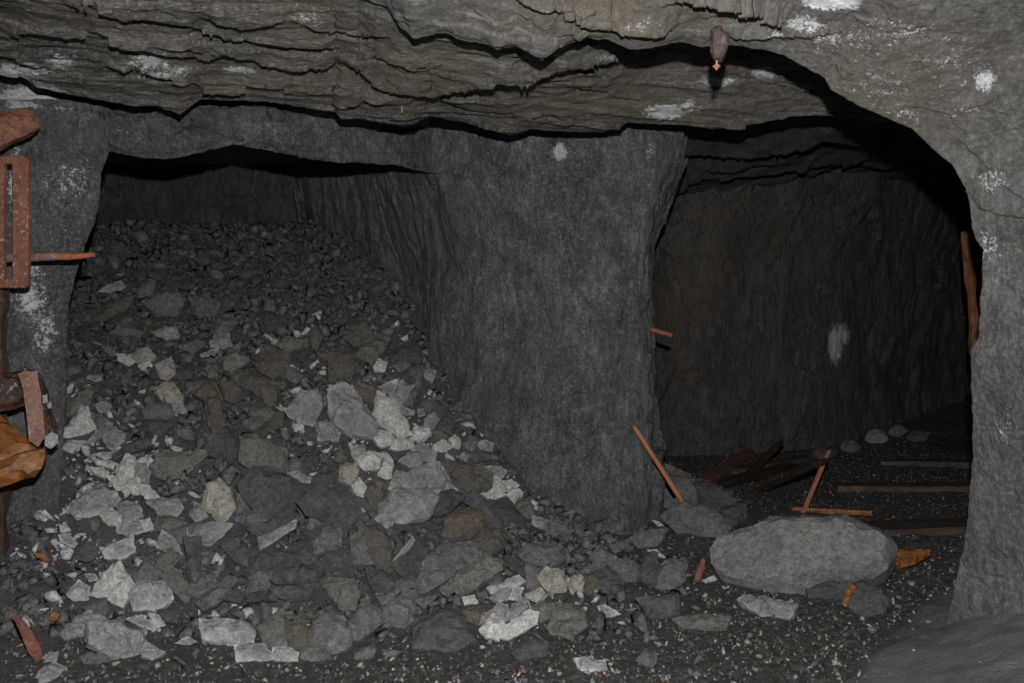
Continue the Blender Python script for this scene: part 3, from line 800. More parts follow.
def stone_mesh(name, front, n, th, mat, seed, cuts=1, rough=.03, parent=None, bulge=.42, div=5.5, flat=False, grain=(1,1,1)):
    """a broken slab: the outline `front` (world points near one plane, normal n) with thickness th, chipped into a few faces"""
    r = np.random.default_rng(seed)
    k = len(front); c = front.mean(0); size = math.sqrt(max(1e-6, np.linalg.norm(np.cross(front[1:-1]-front[0], front[2:]-front[0]).sum(0))/2))
    u = np.cross([0,0,1.], n); u /= np.linalg.norm(u); v = np.cross(n, u)
    ring = []
    for i in range(k):                                        # break the sides
        a, b = front[i], front[(i+1) % k]; L = np.linalg.norm(b - a)
        ring.append(a)
        m = int(min(5, L / (.22*size)))
        for q in range(m):
            t_ = (q+1)/(m+1) + r.uniform(-.25,.25)/(m+1); p = a*(1-t_)+b*t_
            out = p - c; out -= n*out.dot(n); out /= np.linalg.norm(out)+1e-9
            ring.append(p + out*size*r.uniform(-.035,.035)*(.5 if flat else 1))
    ring = np.array(ring); K = len(ring)
    R2 = np.stack([(ring-c)@u, (ring-c)@v], -1)
    if (np.roll(R2[:,0],-1)*R2[:,1] - R2[:,0]*np.roll(R2[:,1],-1)).sum() > 0: R2 = R2[::-1].copy()
    def edist(p):
        A_ = R2; B_ = np.roll(R2, -1, 0); ab = B_-A_
        t_ = np.clip(((p[:,None]-A_)*ab).sum(-1)/((ab*ab).sum(-1)+1e-12), 0, 1)
        return np.linalg.norm(p[:,None]-(A_+ab*t_[...,None]), axis=-1).min(1)
    sp = size/div; lo_, hi_ = R2.min(0), R2.max(0)
    gx, gy = np.meshgrid(np.arange(lo_[0], hi_[0], sp), np.arange(lo_[1], hi_[1], sp)); G2 = np.stack([gx.ravel(), gy.ravel()], -1)
    if len(G2): G2 = G2 + r.uniform(-.38, .38, G2.shape)*sp
    def inside(p):
        x, y = p[:,0,None], p[:,1,None]; A_ = R2; B_ = np.roll(R2,-1,0)
        cr = ((A_[:,1] > y) != (B_[:,1] > y)) & (x < (B_[:,0]-A_[:,0])*(y-A_[:,1])/(B_[:,1]-A_[:,1]+1e-12)+A_[:,0])
        return cr.sum(1) % 2 == 1
    if len(G2): G2 = G2[inside(G2)]
    if len(G2): G2 = G2[edist(G2) > .42*sp]
    allp = np.concatenate([R2, G2]) if len(G2) else R2
    res = delaunay_2d_cdt([Vector(p) for p in allp], [], [list(range(K))], 1, 1e-7)
    V2 = np.array([p[:] for p in res[0]]); tris = [list(f) for f in res[2]]
    ori = res[3]; ringid = {}
    for i, l in enumerate(ori):
        for q in l:
            if q < K: ringid[q] = i
    de = edist(V2)
    hb = bulge*th
    H = np.full(len(V2), hb*1.0)
    for q in range(5):
        an = r.uniform(0, 2*math.pi); g = r.uniform(.10, .50) if q else r.uniform(.02,.15)
        d_ = np.array([math.cos(an), math.sin(an)]); off = r.uniform(.0, .35)*size
        H = np.minimum(H, hb - g*(V2@d_ - (off if q else -.1*size)))
    if flat: H = np.minimum(hb, hb*.2 + de*1.6) + r.uniform(-.008,.008,len(V2))*th
    else: H = np.minimum(H, de*r.uniform(1.2, 2.6) + hb*.10)
    H = np.where(de < 1e-6, r.uniform(-.12,.12,len(V2))*th, H)
    P3 = c + V2[:,:1]*u + V2[:,1:2]*v + H[:,None]*n
    rid = [ringid[i] for i in range(K) if i in ringid]
    rid = list(dict.fromkeys(rid)); K = len(rid)
    rp = c + V2[rid,:1]*u + V2[rid,1:2]*v
    lv1 = c + (rp-c)*r.uniform(.94,1.02,(K,1)) - n*th*r.uniform(.4,.6,(K,1)); lv2 = c + (rp-c)*r.uniform(.68,.8,(K,1)) - n*th*r.uniform(.9,1.05,(K,1))
    nv = len(P3); V = np.concatenate([P3, lv1, lv2, (c-n*th)[None]])
    Fc = list(tris)
    for i in range(K):
        j = (i+1) % K
        Fc += [(rid[i], rid[j], nv+j, nv+i), (nv+i, nv+j, nv+K+j, nv+K+i), (nv+K+i, nv+K+j, nv+2*K)]
    bm = bmesh.new(); vs = [bm.verts.new(p) for p in V]
    for f in Fc:
        try: bm.faces.new([vs[i] for i in f])
        except ValueError: pass
    bmesh.ops.recalc_face_normals(bm, faces=bm.faces)
    if cuts: bmesh.ops.subdivide_edges(bm, edges=bm.edges[:], cuts=cuts, use_grid_fill=True)
    bm.normal_update()
    co = np.array([w_.co for w_ in bm.verts]); no = np.array([w_.normal for w_ in bm.verts])
    q = co / size * np.array(grain); o3 = np.array([seed*1.37 % 50, seed*2.1 % 37, seed*.77 % 29])
    D = size * rough * ((.25*facets(q*3.0 + o3, 7, .6) + .9*fbm(q*5 + o3, 4, 5)) if flat else (1.0*facets(q*3.0 + o3, 7, .9) + .5*facets(q*8 + o3, 9, .9) + .7*fbm(q*6 + o3, 3, 5)))
    co = co + no * D[:, None]
    base = np.array([c[0], c[1], (c - n*th)[2]])
    bm.verts.index_update(); idx = [[w_.index for w_ in f.verts] for f in bm.faces]
    bm.free()
    uv = np.stack([(co-c)@u, (co-c)@v], -1)
    rim = np.exp(-(edist(uv)/(.09*size))**2) * (((co-c)@n) > -.35*th)
    o = raw_mesh(name, co - base, idx, mat, False, {'rim': rim}, parent)
    o.location = base
    return o, c
def outline_front(poly, lean=.9, jit=.18, seed=0, lift=.03, dep=None):
    """traced outline put on a plane that rests on the ground below it and leans back towards the slope"""
    poly = np.asarray(poly, float); r = np.random.default_rng(seed + 1000)
    cen = poly.mean(0); bot = poly[np.argmax(poly[:,1])]
    bx = .65*cen[0] + .35*bot[0]; by = bot[1] - .12*(bot[1]-poly[:,1].min())
    if dep is None: G, d = ground(bx, by)
    else: d = dep; G = W(bx, by, d)
    sn = slope_n(G[0], G[1]); vd = CAM - G; vd /= np.linalg.norm(vd)
    n = .55*sn + lean*vd + r.normal(0, jit, 3); n /= np.linalg.norm(n)
    G = G + vd*lift
    a, y, z = rays(poly[:,0], poly[:,1]); R = np.stack([a, y, z], -1)
    t_ = ((G - CAM) @ n) / (R @ n)
    return CAM + R*t_[:,None], n
def area_px(p): 
    x, y = np.asarray(p).T; return abs(np.dot(x, np.roll(y,-1)) - np.dot(y, np.roll(x,-1)))/2
ST = []                                                       # every stone: dict(obj, cx, cy, w, h, cls, mark)
for q, line in enumerate(x for x in STONES.strip().splitlines() if x.strip()):
    body, _, mark = line.partition('|'); mark = mark.strip()
    tk = body.split(); x0, y0, s = CROP[tk[0]]
    poly = [(x0 + float(a)/s, y0 + float(b)/s) for a, b in (p.split(',') for p in tk[2:])]
    A_ = area_px(poly)
    pc = np.mean(poly, 0); poly = [tuple(pc + (np.array(p)-pc)*((1.24 if tk[1] in 'dmob' else 1.17) if A_ < 900 else 1.12)) for p in poly]
    front, n = outline_front(poly, seed=q, lift=.05)
    sz = math.sqrt(np.linalg.norm(np.cross(front[1:-1]-front[0], front[2:]-front[0]).sum(0))/2)
    o, c = stone_mesh('stone', front, n, sz*(.45 if A_ > 300 else .55), M[tk[1]], q, 1, div=6 if A_ > 500 else 4 if A_ > 150 else 2.5)
    P_ = np.asarray(poly)
    ST.append(dict(o=o, cx=P_[:,0].mean(), cy=P_[:,1].mean(), w=np.ptp(P_[:,0]), h=np.ptp(P_[:,1]), a=A_, cls=tk[1], mark=mark, hero=True, n=len(poly)))
# the boulder
BP = [(45,220),(75,165),(160,130),(300,75),(400,62),(520,65),(680,85),(700,105),(770,115),(820,160),(845,190),(800,300),(740,335),(660,345),(500,390),(330,425),(200,395),(100,355),(48,280)]
poly = [(700+a/4.267, 500+b/4.267) for a, b in BP]
M['boulder'] = simple_rock('boulder_grey', (.20,.20,.20), (.275,.272,.268), warmamt=.2, warm=(.2,.17,.13), scale=.6)
front, n = outline_front(poly, lean=1.3, jit=.05, seed=3, lift=.02)
bo, c = stone_mesh('boulder', front, n, .34, M['boulder'], 501, 1, .007, bulge=.42, div=16)
bo['label'] = 'large grey flat-topped boulder lying on the gravel at the tunnel mouth'; bo['category'] = 'boulder'

# stones between the traced ones
PALE = [(385,432,62,55,1.),(320,372,60,30,.35),(110,470,50,45,.9),(120,560,70,40,.6),(80,530,40,50,.8),(545,600,40,28,.6),(500,490,34,30,.6),(150,630,120,25,.5),(250,640,60,16,.5),(90,420,30,25,.5)]
def pale_at(x, y): return max(a*math.exp(-((x-u)/w_)**2-((y-v)/h_)**2) for u, v, w_, h_, a in PALE)
hit = [(s_['cx'], s_['cy'], s_['w'], s_['h']) for s_ in ST]
def in_pile(x, y):
    yt = np.interp(x, [60,110,300,400,430,500,560,640,700], [330,225,215,275,370,475,525,535,560])
    yb = np.interp(x, [40,60,150,330,470,600,700], [560,610,655,660,650,618,590])
    return yt + 6 < y < yb
rr = np.random.default_rng(77); extra = 0; tries = 0
while extra < 66 and tries < 20000:
    tries += 1
    x = rr.uniform(62, 690); y = rr.uniform(225, 655)
    if not in_pile(x, y): continue
    s_ = rr.uniform(7, 13) * np.interp(y, [230, 420, 640], [.75, 1.1, 1.35])
    if any(abs(x-a) < (w_/2 + s_)*.80 and abs(y-b) < (h_/2 + s_*.7)*.80 for a, b, w_, h_ in hit): continue
    if ground(x, y)[1] > 8.6: continue
    k_ = int(rr.integers(5, 8)); an = np.sort(rr.uniform(0, 2*math.pi, k_) * .35 + np.arange(k_)*2*math.pi/k_*.65) ; an = np.arange(k_)*2*math.pi/k_ + rr.uniform(-.35,.35,k_)
    ro = rr.uniform(0, math.pi); e_ = rr.uniform(.5, .85)
    pts = np.stack([np.cos(an), e_*np.sin(an)], -1) * rr.uniform(.75,1.1,(k_,1)) * s_
    poly = np.stack([x + pts[:,0]*math.cos(ro)-pts[:,1]*math.sin(ro), y + .8*(pts[:,0]*math.sin(ro)+pts[:,1]*math.cos(ro))], -1)
    pa = pale_at(x, y); u_ = rr.uniform()
    cls = ('p' if u_ < .4 else 'g') if u_ < pa*.9 else ('d' if u_ < .62 else 'm' if u_ < .88 else 'o')
    front, n = outline_front(poly, seed=9000+tries, lift=.02)
    sz = math.sqrt(np.linalg.norm(np.cross(front[1:-1]-front[0], front[2:]-front[0]).sum(0))/2)
    o, c = stone_mesh('stone', front, n, sz*.5, M[cls], 9000+tries, 1, div=4)
    ST.append(dict(o=o, cx=x, cy=y, w=np.ptp(poly[:,0]), h=np.ptp(poly[:,1]), a=area_px(poly), cls=cls, mark='', hero=False, n=k_))
    hit.append((x, y, np.ptp(poly[:,0]), np.ptp(poly[:,1]))); extra += 1
# labels: landmarks by their own look, the others by look and by the nearest landmark
marks = [s_ for s_ in ST if s_['mark']]
for s_ in marks: s_['label'] = s_['mark']
PLACE = {}
def shape_word(s_):
    asp = max(s_['w'], s_['h'])/max(1, min(s_['w'], s_['h']))
    big = 'large' if s_['a'] > 900 else 'small' if s_['a'] < 170 else 'medium'
    kind = 'sliver' if asp > 2.3 else 'slab' if asp > 1.6 and s_['a'] > 300 else 'three-sided piece' if s_['n'] == 3 else 'lump' if s_['n'] >= 6 else 'chunk'
    return big, kind
def rel(s_, m):
    dx, dy = s_['cx']-m['cx'], s_['cy']-m['cy']
    a = math.degrees(math.atan2(-dy, dx)) % 360
    return ['just right of', 'up and right of', 'just above', 'up and left of', 'just left of', 'down and left of', 'just below', 'down and right of'][int(((a+22.5) % 360)//45)]
used = set(m['label'] for m in marks)
for s_ in ST:
    if s_['mark']: continue
    big, kind = shape_word(s_)
    near = sorted(marks, key=lambda m: math.hypot(m['cx']-s_['cx'], (m['cy']-s_['cy'])))
    best = None
    for m in near[:4]:
        l = f"{big} {COLN[s_['cls']]} stone {kind} {rel(s_, m)} the {m['mark']}"
        if len(l.split()) <= 16 and l not in used: best = l; break
    if best is None:
        for m in near[1:4]:
            l = f"{COLN[s_['cls']]} {kind} between the {near[0]['mark']} and the {m['mark']}"
            if l not in used and len(l.split()) <= 16: best = l; break
    if best is None: best = f"{big} {COLN[s_['cls']]} stone {kind} near the {near[0]['mark']}"
    s_['label'] = best; used.add(best)
for s_ in ST:
    l = s_['label']
    if s_['mark']:
        ends = {'pillar', 'gravel', 'slope'}
        pass
        if len(l.split()) < 4 or not (set(l.split()) & {'slope', 'gravel', 'pillar', 'stick', 'boulder', 'edge', 'beside', 'below', 'under', 'over', 'crossing', 'behind', 'between', 'against', 'foot', 'top'}): l += ' on the rubble slope'
    s_['o']['label'] = l; s_['o']['category'] = 'stone'; s_['o']['group'] = 'fallen stones of the rubble heap'

# ------------------------------------------------------------------ timber and iron
M['wood_red'] = rust_material('wood_red_brown', ((.07,.03,.02), (.20,.08,.047), (.34,.15,.09)), scale=9, spotamt=.12, stretch=(1,5,5), bump=.012)
M['wood_post'] = rust_material('wood_dark_post', ((.022,.012,.009), (.06,.028,.018), (.13,.055,.028)), scale=9, spotamt=.1, stretch=(5,5,1), bump=.014)
M['wood_orange'] = rust_material('wood_wet_orange', ((.07,.025,.010), (.24,.085,.02), (.42,.17,.045)), rough=(.3,.6), scale=7, spotamt=.12, stretch=(1,4,4), bump=.008)
M['wood_prop'] = rust_material('wood_prop_orange', ((.05,.018,.010), (.17,.06,.022), (.28,.11,.045)), scale=6, spotamt=.1, stretch=(6,6,1), bump=.01)
M['hook'] = rust_material('copper_hook', ((.20,.08,.05), (.34,.15,.10), (.5,.28,.2)), scale=30)
M['rust'] = rust_material('rusted_iron', ((.10,.04,.028), (.21,.085,.055), (.30,.13,.085)), scale=22, spots=(.5,.45,.43), spotamt=.55, bump=.006)
M['rust_grey'] = rust_material('rusted_iron_grey', ((.10,.06,.05), (.20,.13,.11), (.30,.24,.22)), scale=24, spots=(.55,.5,.48), spotamt=.8, bump=.006)
M['rust_tip'] = rust_material('rust_orange', ((.24,.07,.035), (.42,.13,.06), (.55,.20,.10)), scale=30, spotamt=.1, bump=.01)
M['rust_plate'] = rust_material('rusted_plate', ((.11,.055,.04), (.20,.10,.075), (.28,.155,.12)), scale=26, spots=(.4,.3,.26), spotamt=.4, bump=.006)
M['rotten'] = rust_material('wood_rotten', ((.012,.008,.007), (.04,.018,.012), (.14,.05,.022)), rough=(.3,.7), scale=12, spots=(.4,.36,.34), spotamt=.5, bump=.02)
M['fungus'] = simple_rock('white_crust', (.45,.44,.43), (.7,.69,.68), warmamt=.1, scale=2)
M['wood_grey'] = rust_material('wood_grey_plug', ((.028,.017,.016), (.055,.035,.032), (.09,.062,.056)), scale=9, spotamt=.15, stretch=(6,6,1), bump=.01)
M['stick'] = rust_material('stick_orange', ((.27,.10,.055), (.44,.17,.09), (.52,.23,.13)), scale=10, spotamt=.1, stretch=(5,5,1), bump=.004)
M['wood_wet'] = rust_material('wood_wet_dark', ((.018,.012,.009), (.045,.026,.016), (.09,.05,.03)), rough=(.3,.6), scale=9, spotamt=.12, stretch=(5,5,1), bump=.012)
M['wood_floor'] = rust_material('wood_sleeper', ((.035,.026,.02), (.085,.055,.038), (.17,.10,.06)), rough=(.4,.8), scale=6, spotamt=.25, stretch=(5,5,1), bump=.012)

def empty(name, loc):
    o = bpy.data.objects.new(name, None); COL.objects.link(o); o.location = loc; o.empty_display_size = .1; return o
def tag(o, label, cat, group=None):
    o['label'] = label; o['category'] = cat
    if group: o['group'] = group
    return o
def slab(name, poly, d, th, mat, seed, parent=None, n=None, rough=.012, cuts=3, div=6, bulge=.16, yaw=None, grain=(.4,3,3)):
    """a piece of timber or iron with the outline `poly` at depth d, th thick behind it"""
    poly = np.asarray(poly, float)
    C0 = W(*poly.mean(0), d)
    if yaw is None: yaw = math.atan2(-C0[0], C0[1])
    n = np.array([math.sin(yaw), -math.cos(yaw), .04]) if n is None else np.asarray(n, float); n = n/np.linalg.norm(n)
    a, y, z = rays(poly[:,0], poly[:,1]); R = np.stack([a,y,z], -1)
    front = CAM + R * (((C0-CAM)@n)/(R@n))[:,None]
    o, c = stone_mesh(name, front, n, th, mat, seed, cuts, rough, None, bulge, div, True, grain)
    if parent is not None:
        o.location = Vector(o.location) - Vector(parent.location); o.parent = parent
    return o
def bar(name, p0, p1, w, h, mat, seed=0, taper=1., rough=.06, seg=14, sides=None, parent=None, twist=0.):
    """a stick or plank from p0 to p1; sides = n makes it round, else a w x h plank; its own Z runs along it"""
    p0 = np.asarray(p0, float); p1 = np.asarray(p1, float); L = np.linalg.norm(p1-p0); r = np.random.default_rng(seed)
    if sides: prof = np.stack([np.cos(np.arange(sides)*2*math.pi/sides)*w/2, np.sin(np.arange(sides)*2*math.pi/sides)*h/2], -1)
    else:
        q = np.array([(-1,-1),(0,-1.02),(1,-1),(1.02,0),(1,1),(0,1.02),(-1,1),(-1.02,0)], float); prof = q*np.array([w/2,h/2])*np.where(np.abs(q).min(1)>.9,.94,1.)[:,None]
    k = len(prof); rows = []
    for i in range(seg+1):
        t_ = i/seg; s_ = 1+(taper-1)*t_
        if i in (0, seg): s_ *= .9
        zz = np.full(k, t_*L)
        if i in (0, seg): zz = zz + r.uniform(-.3,.3,k)*max(w,h)*.5
        rows.append(np.column_stack([prof*s_, zz]))
    V = np.array(rows).reshape(-1,3)
    V[:, :2] += (fbm(V*np.array([20,20,6])+seed*3.1, 3, 9)*rough*min(w,h))[:,None]*np.sign(V[:, :2]) + .5*rough*w*np.column_stack([n1(V[:,2]*3+seed, 5), n1(V[:,2]*3+seed+7, 6)])
    Fc = [(i*k+j, i*k+(j+1)%k, (i+1)*k+(j+1)%k, (i+1)*k+j) for i in range(seg) for j in range(k)]
    V = np.concatenate([V, [[0,0,V[:k,2].mean()-.002]], [[0,0,V[-k:,2].mean()+.004]]]); n_ = (seg+1)*k
    Fc += [((j+1)%k, j, n_) for j in range(k)] + [(seg*k+j, seg*k+(j+1)%k, n_+1) for j in range(k)]
    o = raw_mesh(name, V, Fc, mat, False)
    zx = Vector(p1-p0).normalized(); up = Vector((0,0,1)) if abs(zx.z) < .9 else Vector((0,-1,0))
    xx = up.cross(zx).normalized(); yy = zx.cross(xx)
    R_ = Matrix((xx, yy, zx)).transposed() @ Matrix.Rotation(twist, 3, 'Z')
    o.rotation_euler = R_.to_euler(); o.location = p0
    if parent is not None: o.location = Vector(p0) - Vector(parent.location); o.parent = parent
    return o
bpy.context.view_layer.update()
def seen(px, py, skip=()):
    """first surface met along the line of sight"""
    dg = bpy.context.evaluated_depsgraph_get()
    a, y, z = rays(px, py); v = Vector((float(a), float(y), float(z))).normalized()
    ok, loc, nn, i, ob, m = SC.ray_cast(dg, Vector(CAM), v, distance=40)
    return np.array(loc) if ok else W(px, py, 8.)

# left side: post, beam with strap, stub, strap frame, rod
gz = float(base_h(-2.62, 4.45))
post = bar('timber_post', W(-14, 690, 4.46), W(-14, 276, 4.46), .23, .19, M['wood_post'], 3, .95, .14, 34, 11)
tag(post, 'dark rotten upright timber post at the left picture edge, standing against the left pillar', 'post')
beam = empty('squared_timber', W(10, 480, 4.2))
lb = W(np.array([-60,-60,44,43]), np.array([496,452,469,449]), np.array([4.06]*4))
low = slab('lower_timber', [(-60,458),(0,461),(22,453),(44,449),(45,457),(42,468),(35,477),(18,481),(0,488),(-60,500)], 4.02, .22, M['wood_orange'], 21, beam, yaw=.42, rough=.004)
top = slab('timber_top', [(-60,414),(0,415),(12,426),(30,441),(45,450),(22,456),(0,464),(-60,464)], 4.10, .10, M['wood_orange'], 22, beam, n=(.35,-.60,.72), rough=.004)
upb = slab('upper_timber', [(-60,372),(0,374),(24,371),(29,388),(31,404),(10,410),(-60,416)], 4.16, .18, M['rotten'], 23, beam, rough=.03)
upo = slab('orange_lip', [(-60,396),(0,399),(14,395),(26,392),(29,402),(10,409),(-60,416)], 4.13, .04, M['wood_orange'], 26, upb, rough=.03); upo.location = Vector(upo.location) ; upo['label'] = 'wet orange lower lip of the upper timber'
upo.parent = upb; upo.location = Vector(upo.location) - Vector(upb.location) + Vector((0,0,0))
rot = slab('rotten_end', [(24,366),(40,374),(48,392),(50,408),(57,424),(58,440),(46,446),(36,430),(28,400)], 4.28, .16, M['rotten'], 24, beam, rough=.05)
rot['label'] = 'dark crumbling end behind the strap'
stp = slab('iron_strap', [(18,374),(24,371),(37,371),(41,395),(44,425),(45,437),(38,447),(29,441),(26,410),(23,390)], 4.00, .02, M['rust_plate'], 25, beam, rough=.004)
stp['label'] = 'rusty brown iron strap plate'
for q, (pl_, dd_) in enumerate([([(45,437),(52,432),(58,435),(58,443),(51,449),(45,446)], 4.2), ([(42,396),(47,394),(48,402),(43,404)], 4.2), ([(47,404),(51,402),(52,408),(48,409)], 4.22)]):
    slab('white_crust', pl_, dd_, .04, M['fungus'], 40+q, beam, rough=.06, div=4)['label'] = 'white mineral crust on the rotten end'
tag(beam, 'wet orange-brown squared timber end with a rusty iron strap plate', 'timber')
stub = slab('timber_stub', [(-70,114),(-20,113),(0,112),(24,109),(33,112),(37,118),(40,124),(39,128),(33,132),(16,139),(0,147),(-70,176)], 4.22, .2, M['wood_red'], 31, None, rough=.03, div=6)
tag(stub, 'reddish brown broken timber stub above the rusty strap frame', 'timber')
# strap frame: flat iron loop
def frame_mesh():
    bm = bmesh.new(); d = 4.27; th = .032
    def rr_(x0, x1, y0, y1, r_, k_=5):
        out = []
        for cx_, cy_, a0 in ((x1-r_, y0+r_, -90), (x1-r_, y1-r_, 0), (x0+r_, y1-r_, 90), (x0+r_, y0+r_, 180)):
            for i in range(k_+1):
                a = math.radians(a0 + 90*i/k_); out.append((cx_+r_*math.cos(a), cy_+r_*math.sin(a)))
        return out
    O_ = rr_(-11, 27.5, 156, 288, 4.5); I_ = rr_(3, 12, 163.5, 279, 1.5)
    rows = []
    for dd, ins in ((d+th, 0), (d+.006, 0), (d, .7)):
        rows.append([bm.verts.new(W(x+(ins if x < 8 else -ins), y+(ins if y < 220 else -ins), d) + np.array([0, dd-d, 0])) for x, y in O_])
    irows = []
    for dd, ins in ((d, .5), (d+.005, 0), (d+th, 0)):
        irows.append([bm.verts.new(W(x+(-ins if x < 8 else ins), y+(-ins if y < 220 else ins), d) + np.array([0, dd-d, 0])) for x, y in I_])
    allr = rows + irows; K = len(O_)
    for a, b in zip(allr, allr[1:] + allr[:1]):
        for i in range(K): bm.faces.new((a[i], a[(i+1)%K], b[(i+1)%K], b[i]))
    bmesh.ops.subdivide_edges(bm, edges=bm.edges[:], cuts=2, use_grid_fill=True)
    bmesh.ops.recalc_face_normals(bm, faces=bm.faces)
    co = np.array([v.co for v in bm.verts]); no = np.array([v.normal for v in bm.verts])
    co += no*(fbm(co*30, 3, 6)*.003)[:,None]
    base = co.mean(0); base[2] = co[:,2].min()
    bm.verts.index_update(); idx = [[v.index for v in f.verts] for f in bm.faces]; bm.free()
    o = raw_mesh('strap_frame', co-base, idx, M['rust']); o.location = base; return o
fr = frame_mesh(); tag(fr, 'rusty rectangular iron strap frame hanging beside the left pillar', 'iron frame')
rod = bar('iron_rod', W(-40, 260, 4.335), W(62, 256, 4.335), .044, .044, M['rust_grey'], 5, .92, .10, 16, 10)
tip = bar('rod_tip', W(60, 256, 4.335), W(94, 254.5, 4.335), .042, .044, M['rust_tip'], 6, .45, .22, 10, 10)
tip['label'] = 'bright orange corroded tip'
bpy.context.view_layer.update()
tip.parent = rod; tip.matrix_parent_inverse = rod.matrix_world.inverted()
tag(rod, 'rusty iron rod passing behind the strap frame with a pointed orange tip', 'rod')

# things in the roof
plug = empty('wooden_plug', W(719, 30, 3.05))
pw = slab('plug_body', [(711,30),(714,26),(722,26),(723,32),(729,33),(728.5,44),(725,53),(721,59),(715,58),(710,50)], 3.0, .10, M['wood_grey'], 51, plug, rough=.02, div=8)
nl = bar('nail', W(717, 56, 3.03), W(716.6, 68, 3.03), .008, .008, M['hook'], 7, .9, .05, 6, 8, plug)
for q, (a, b) in enumerate([((717,64),(713.4,66.5)), ((717,64),(719.6,66)), ((713.4,66),(716.4,69.5)), ((719.6,66),(716.4,69.5))]):
    bar('hook', W(*a, 3.03), W(*b, 3.03), .0045, .0045, M['hook'], 60+q, 1, .05, 4, 6, plug)
tag(plug, 'grey-brown wooden plug with a copper-coloured hook hanging from the roof edge', 'plug')
p = seen(402, 108); v = (CAM - p)/np.linalg.norm(CAM - p)
nail = bar('roof_nail', p + v*.01 + np.array([0,0,.025]), p + v*.02 + np.array([0,0,-.025]), .011, .011, M['hook'], 8, .7, .1, 6, 8)
tag(nail, 'tiny orange nail sticking out of a crack in the ceiling', 'nail')

# sticks and wood at the tunnel mouth
pb = seen(681, 500); pt = seen(634, 428)
s1 = bar('leaning_stick', pb + np.array([0, -.03, .0]), W(634, 426.5, np.linalg.norm((pt-CAM)[1])-.06), .037, .034, M['stick'], 9, .85, .05, 18, 10)
tag(s1, 'orange round stick leaning against the pillar on a smooth grey rock', 'stick')
g, d_ = ground(803, 514)
s2 = bar('upright_stick', W(803, 513, d_), W(829, 451, d_ + .25), .040, .036, M['stick'], 10, .8, .05, 16, 10)
tag(s2, 'thin orange stick standing behind the boulder, crossed by a dark board', 'stick')
dk = bar('dark_board', W(762, 490, ground(762, 492)[1]), W(826, 460, d_ + .05), .07, .05, M['wood_wet'], 11, .8, .1, 14)
tag(dk, 'black wet board slanting across the thin upright stick', 'board')
def on(px, py, dz=.0):
    g, d = ground(px, py); return g + np.array([0, 0, dz])
rp = bar('red_plank', on(703, 485, .03), on(750, 458, .06), .12, .05, M['wood_red'], 12, .9, .1, 14)
tag(rp, 'red-brown plank lying in the dark behind the rough upright stone', 'plank')
for q, (a, b, w_, h_, m_, nm, lb_) in enumerate([
    ((722,488),(792,470),.10,.06,'wood_wet','broken_board','dark broken board on the tunnel floor left of the boulder'),
    ((752,464),(782,444),.06,.05,'wood_wet','dark_stick','short black stick propped at the foot of the back wall'),
    ((735,474),(806,462),.14,.05,'wood_floor','wet_plank','brown wet plank on the tunnel floor behind the dark board'),
    ((792,512),(872,517),.05,.04,'wood_orange','wood_strip','narrow orange wood strip just behind the top edge of the boulder'),
    ((868,523),(897,513),.03,.03,'wood_floor','bent_twig','pale bent twig behind the right end of the boulder')]):
    o = bar(nm, (W(746, 477, 7.5) if nm == 'dark_stick' else on(*a, h_*.6)), (W(782, 441, 7.7) if nm == 'dark_stick' else on(*b, h_*.8)), w_, h_, M[m_], 70+q, .9, .12, 14)
    tag(o, lb_, nm.split('_')[1])
for q, (a, b, w_, lb_) in enumerate([((846,533),(985,527),.26,'widest orange-brown sleeper, the one nearest the boulder'), ((836,489),(985,490),.17,'grey-topped sleeper in the middle of the tunnel floor'), ((880,464),(990,466),.15,'farthest sleeper, half lost in the dark of the tunnel')]):
    o = bar('sleeper', on(*a, .0), on(*b, .005), w_, .09, M['wood_floor'], 80+q, 1, .10, 22)
    tag(o, lb_, 'sleeper', 'wooden sleepers on the tunnel floor')
o = slab('wood_chunk', [(889,570),(893,552),(897,547),(915,550),(930,549),(931,555),(914,565)], ground(905,569)[1]-.02, .12, M['wood_orange'], 91, None, n=(.1,-.8,.5), rough=.03, div=6)
tag(o, 'orange splintered wood chunk beside the right end of the boulder', 'wood')
o = slab('wood_wedge', [(842,604),(846,590),(853,583),(856,588),(846,607)], ground(848,606)[1]-.04, .05, M['wood_orange'], 92, None, rough=.03, div=4)
tag(o, 'rust-coloured wood wedge between the boulder and the dark layered block', 'wood')
o = slab('wood_peg', [(695,583),(695,574),(702,558),(706,560),(701,581)], ground(697,584)[1]-.04, .04, M['wood_red'], 93, None, rough=.03, div=4)
tag(o, 'short brown wood peg on the gravel left of the boulder', 'wood')
o = slab('wood_splinter', [(11,612),(20,617),(31,630),(40,645),(43,660),(36,663),(28,652),(22,636)], ground(38,663)[1]-.05, .03, M['wood_red'], 94, None, rough=.02, div=6)
tag(o, 'dark red wood splinter leaning by the timber post', 'splinter')
o = slab('orange_flake', [(48,616),(54,611),(60,614),(58,621),(50,621)], ground(54,621)[1]-.04, .03, M['wood_orange'], 95, None, rough=.03, div=4)
tag(o, 'small orange wood flake on the gravel near the timber post', 'wood')
o = slab('bark_sliver', [(34,552),(44,555),(52,561),(46,562),(36,557)], ground(44,562)[1]-.08, .02, M['wood_orange'], 96, None, rough=.03, div=4)
tag(o, 'thin orange bark sliver at the foot of the left pillar', 'wood')
p = seen(656, 330)
sp = bar('iron_spike', W(650, 329, 5.95), W(671, 335, 5.82), .045, .04, M['rust_tip'], 13, .7, .2, 8, 8)
tag(sp, 'rusty orange spike jutting from the right edge of the pillar', 'spike')
tp = bar('tunnel_prop', W(985, 470, 6.2), W(966, 232, 6.2), .085, .08, M['wood_prop'], 14, .75, .2, 24, 9)
tag(tp, 'leaning orange timber prop half hidden behind the right wall in the tunnel', 'prop')
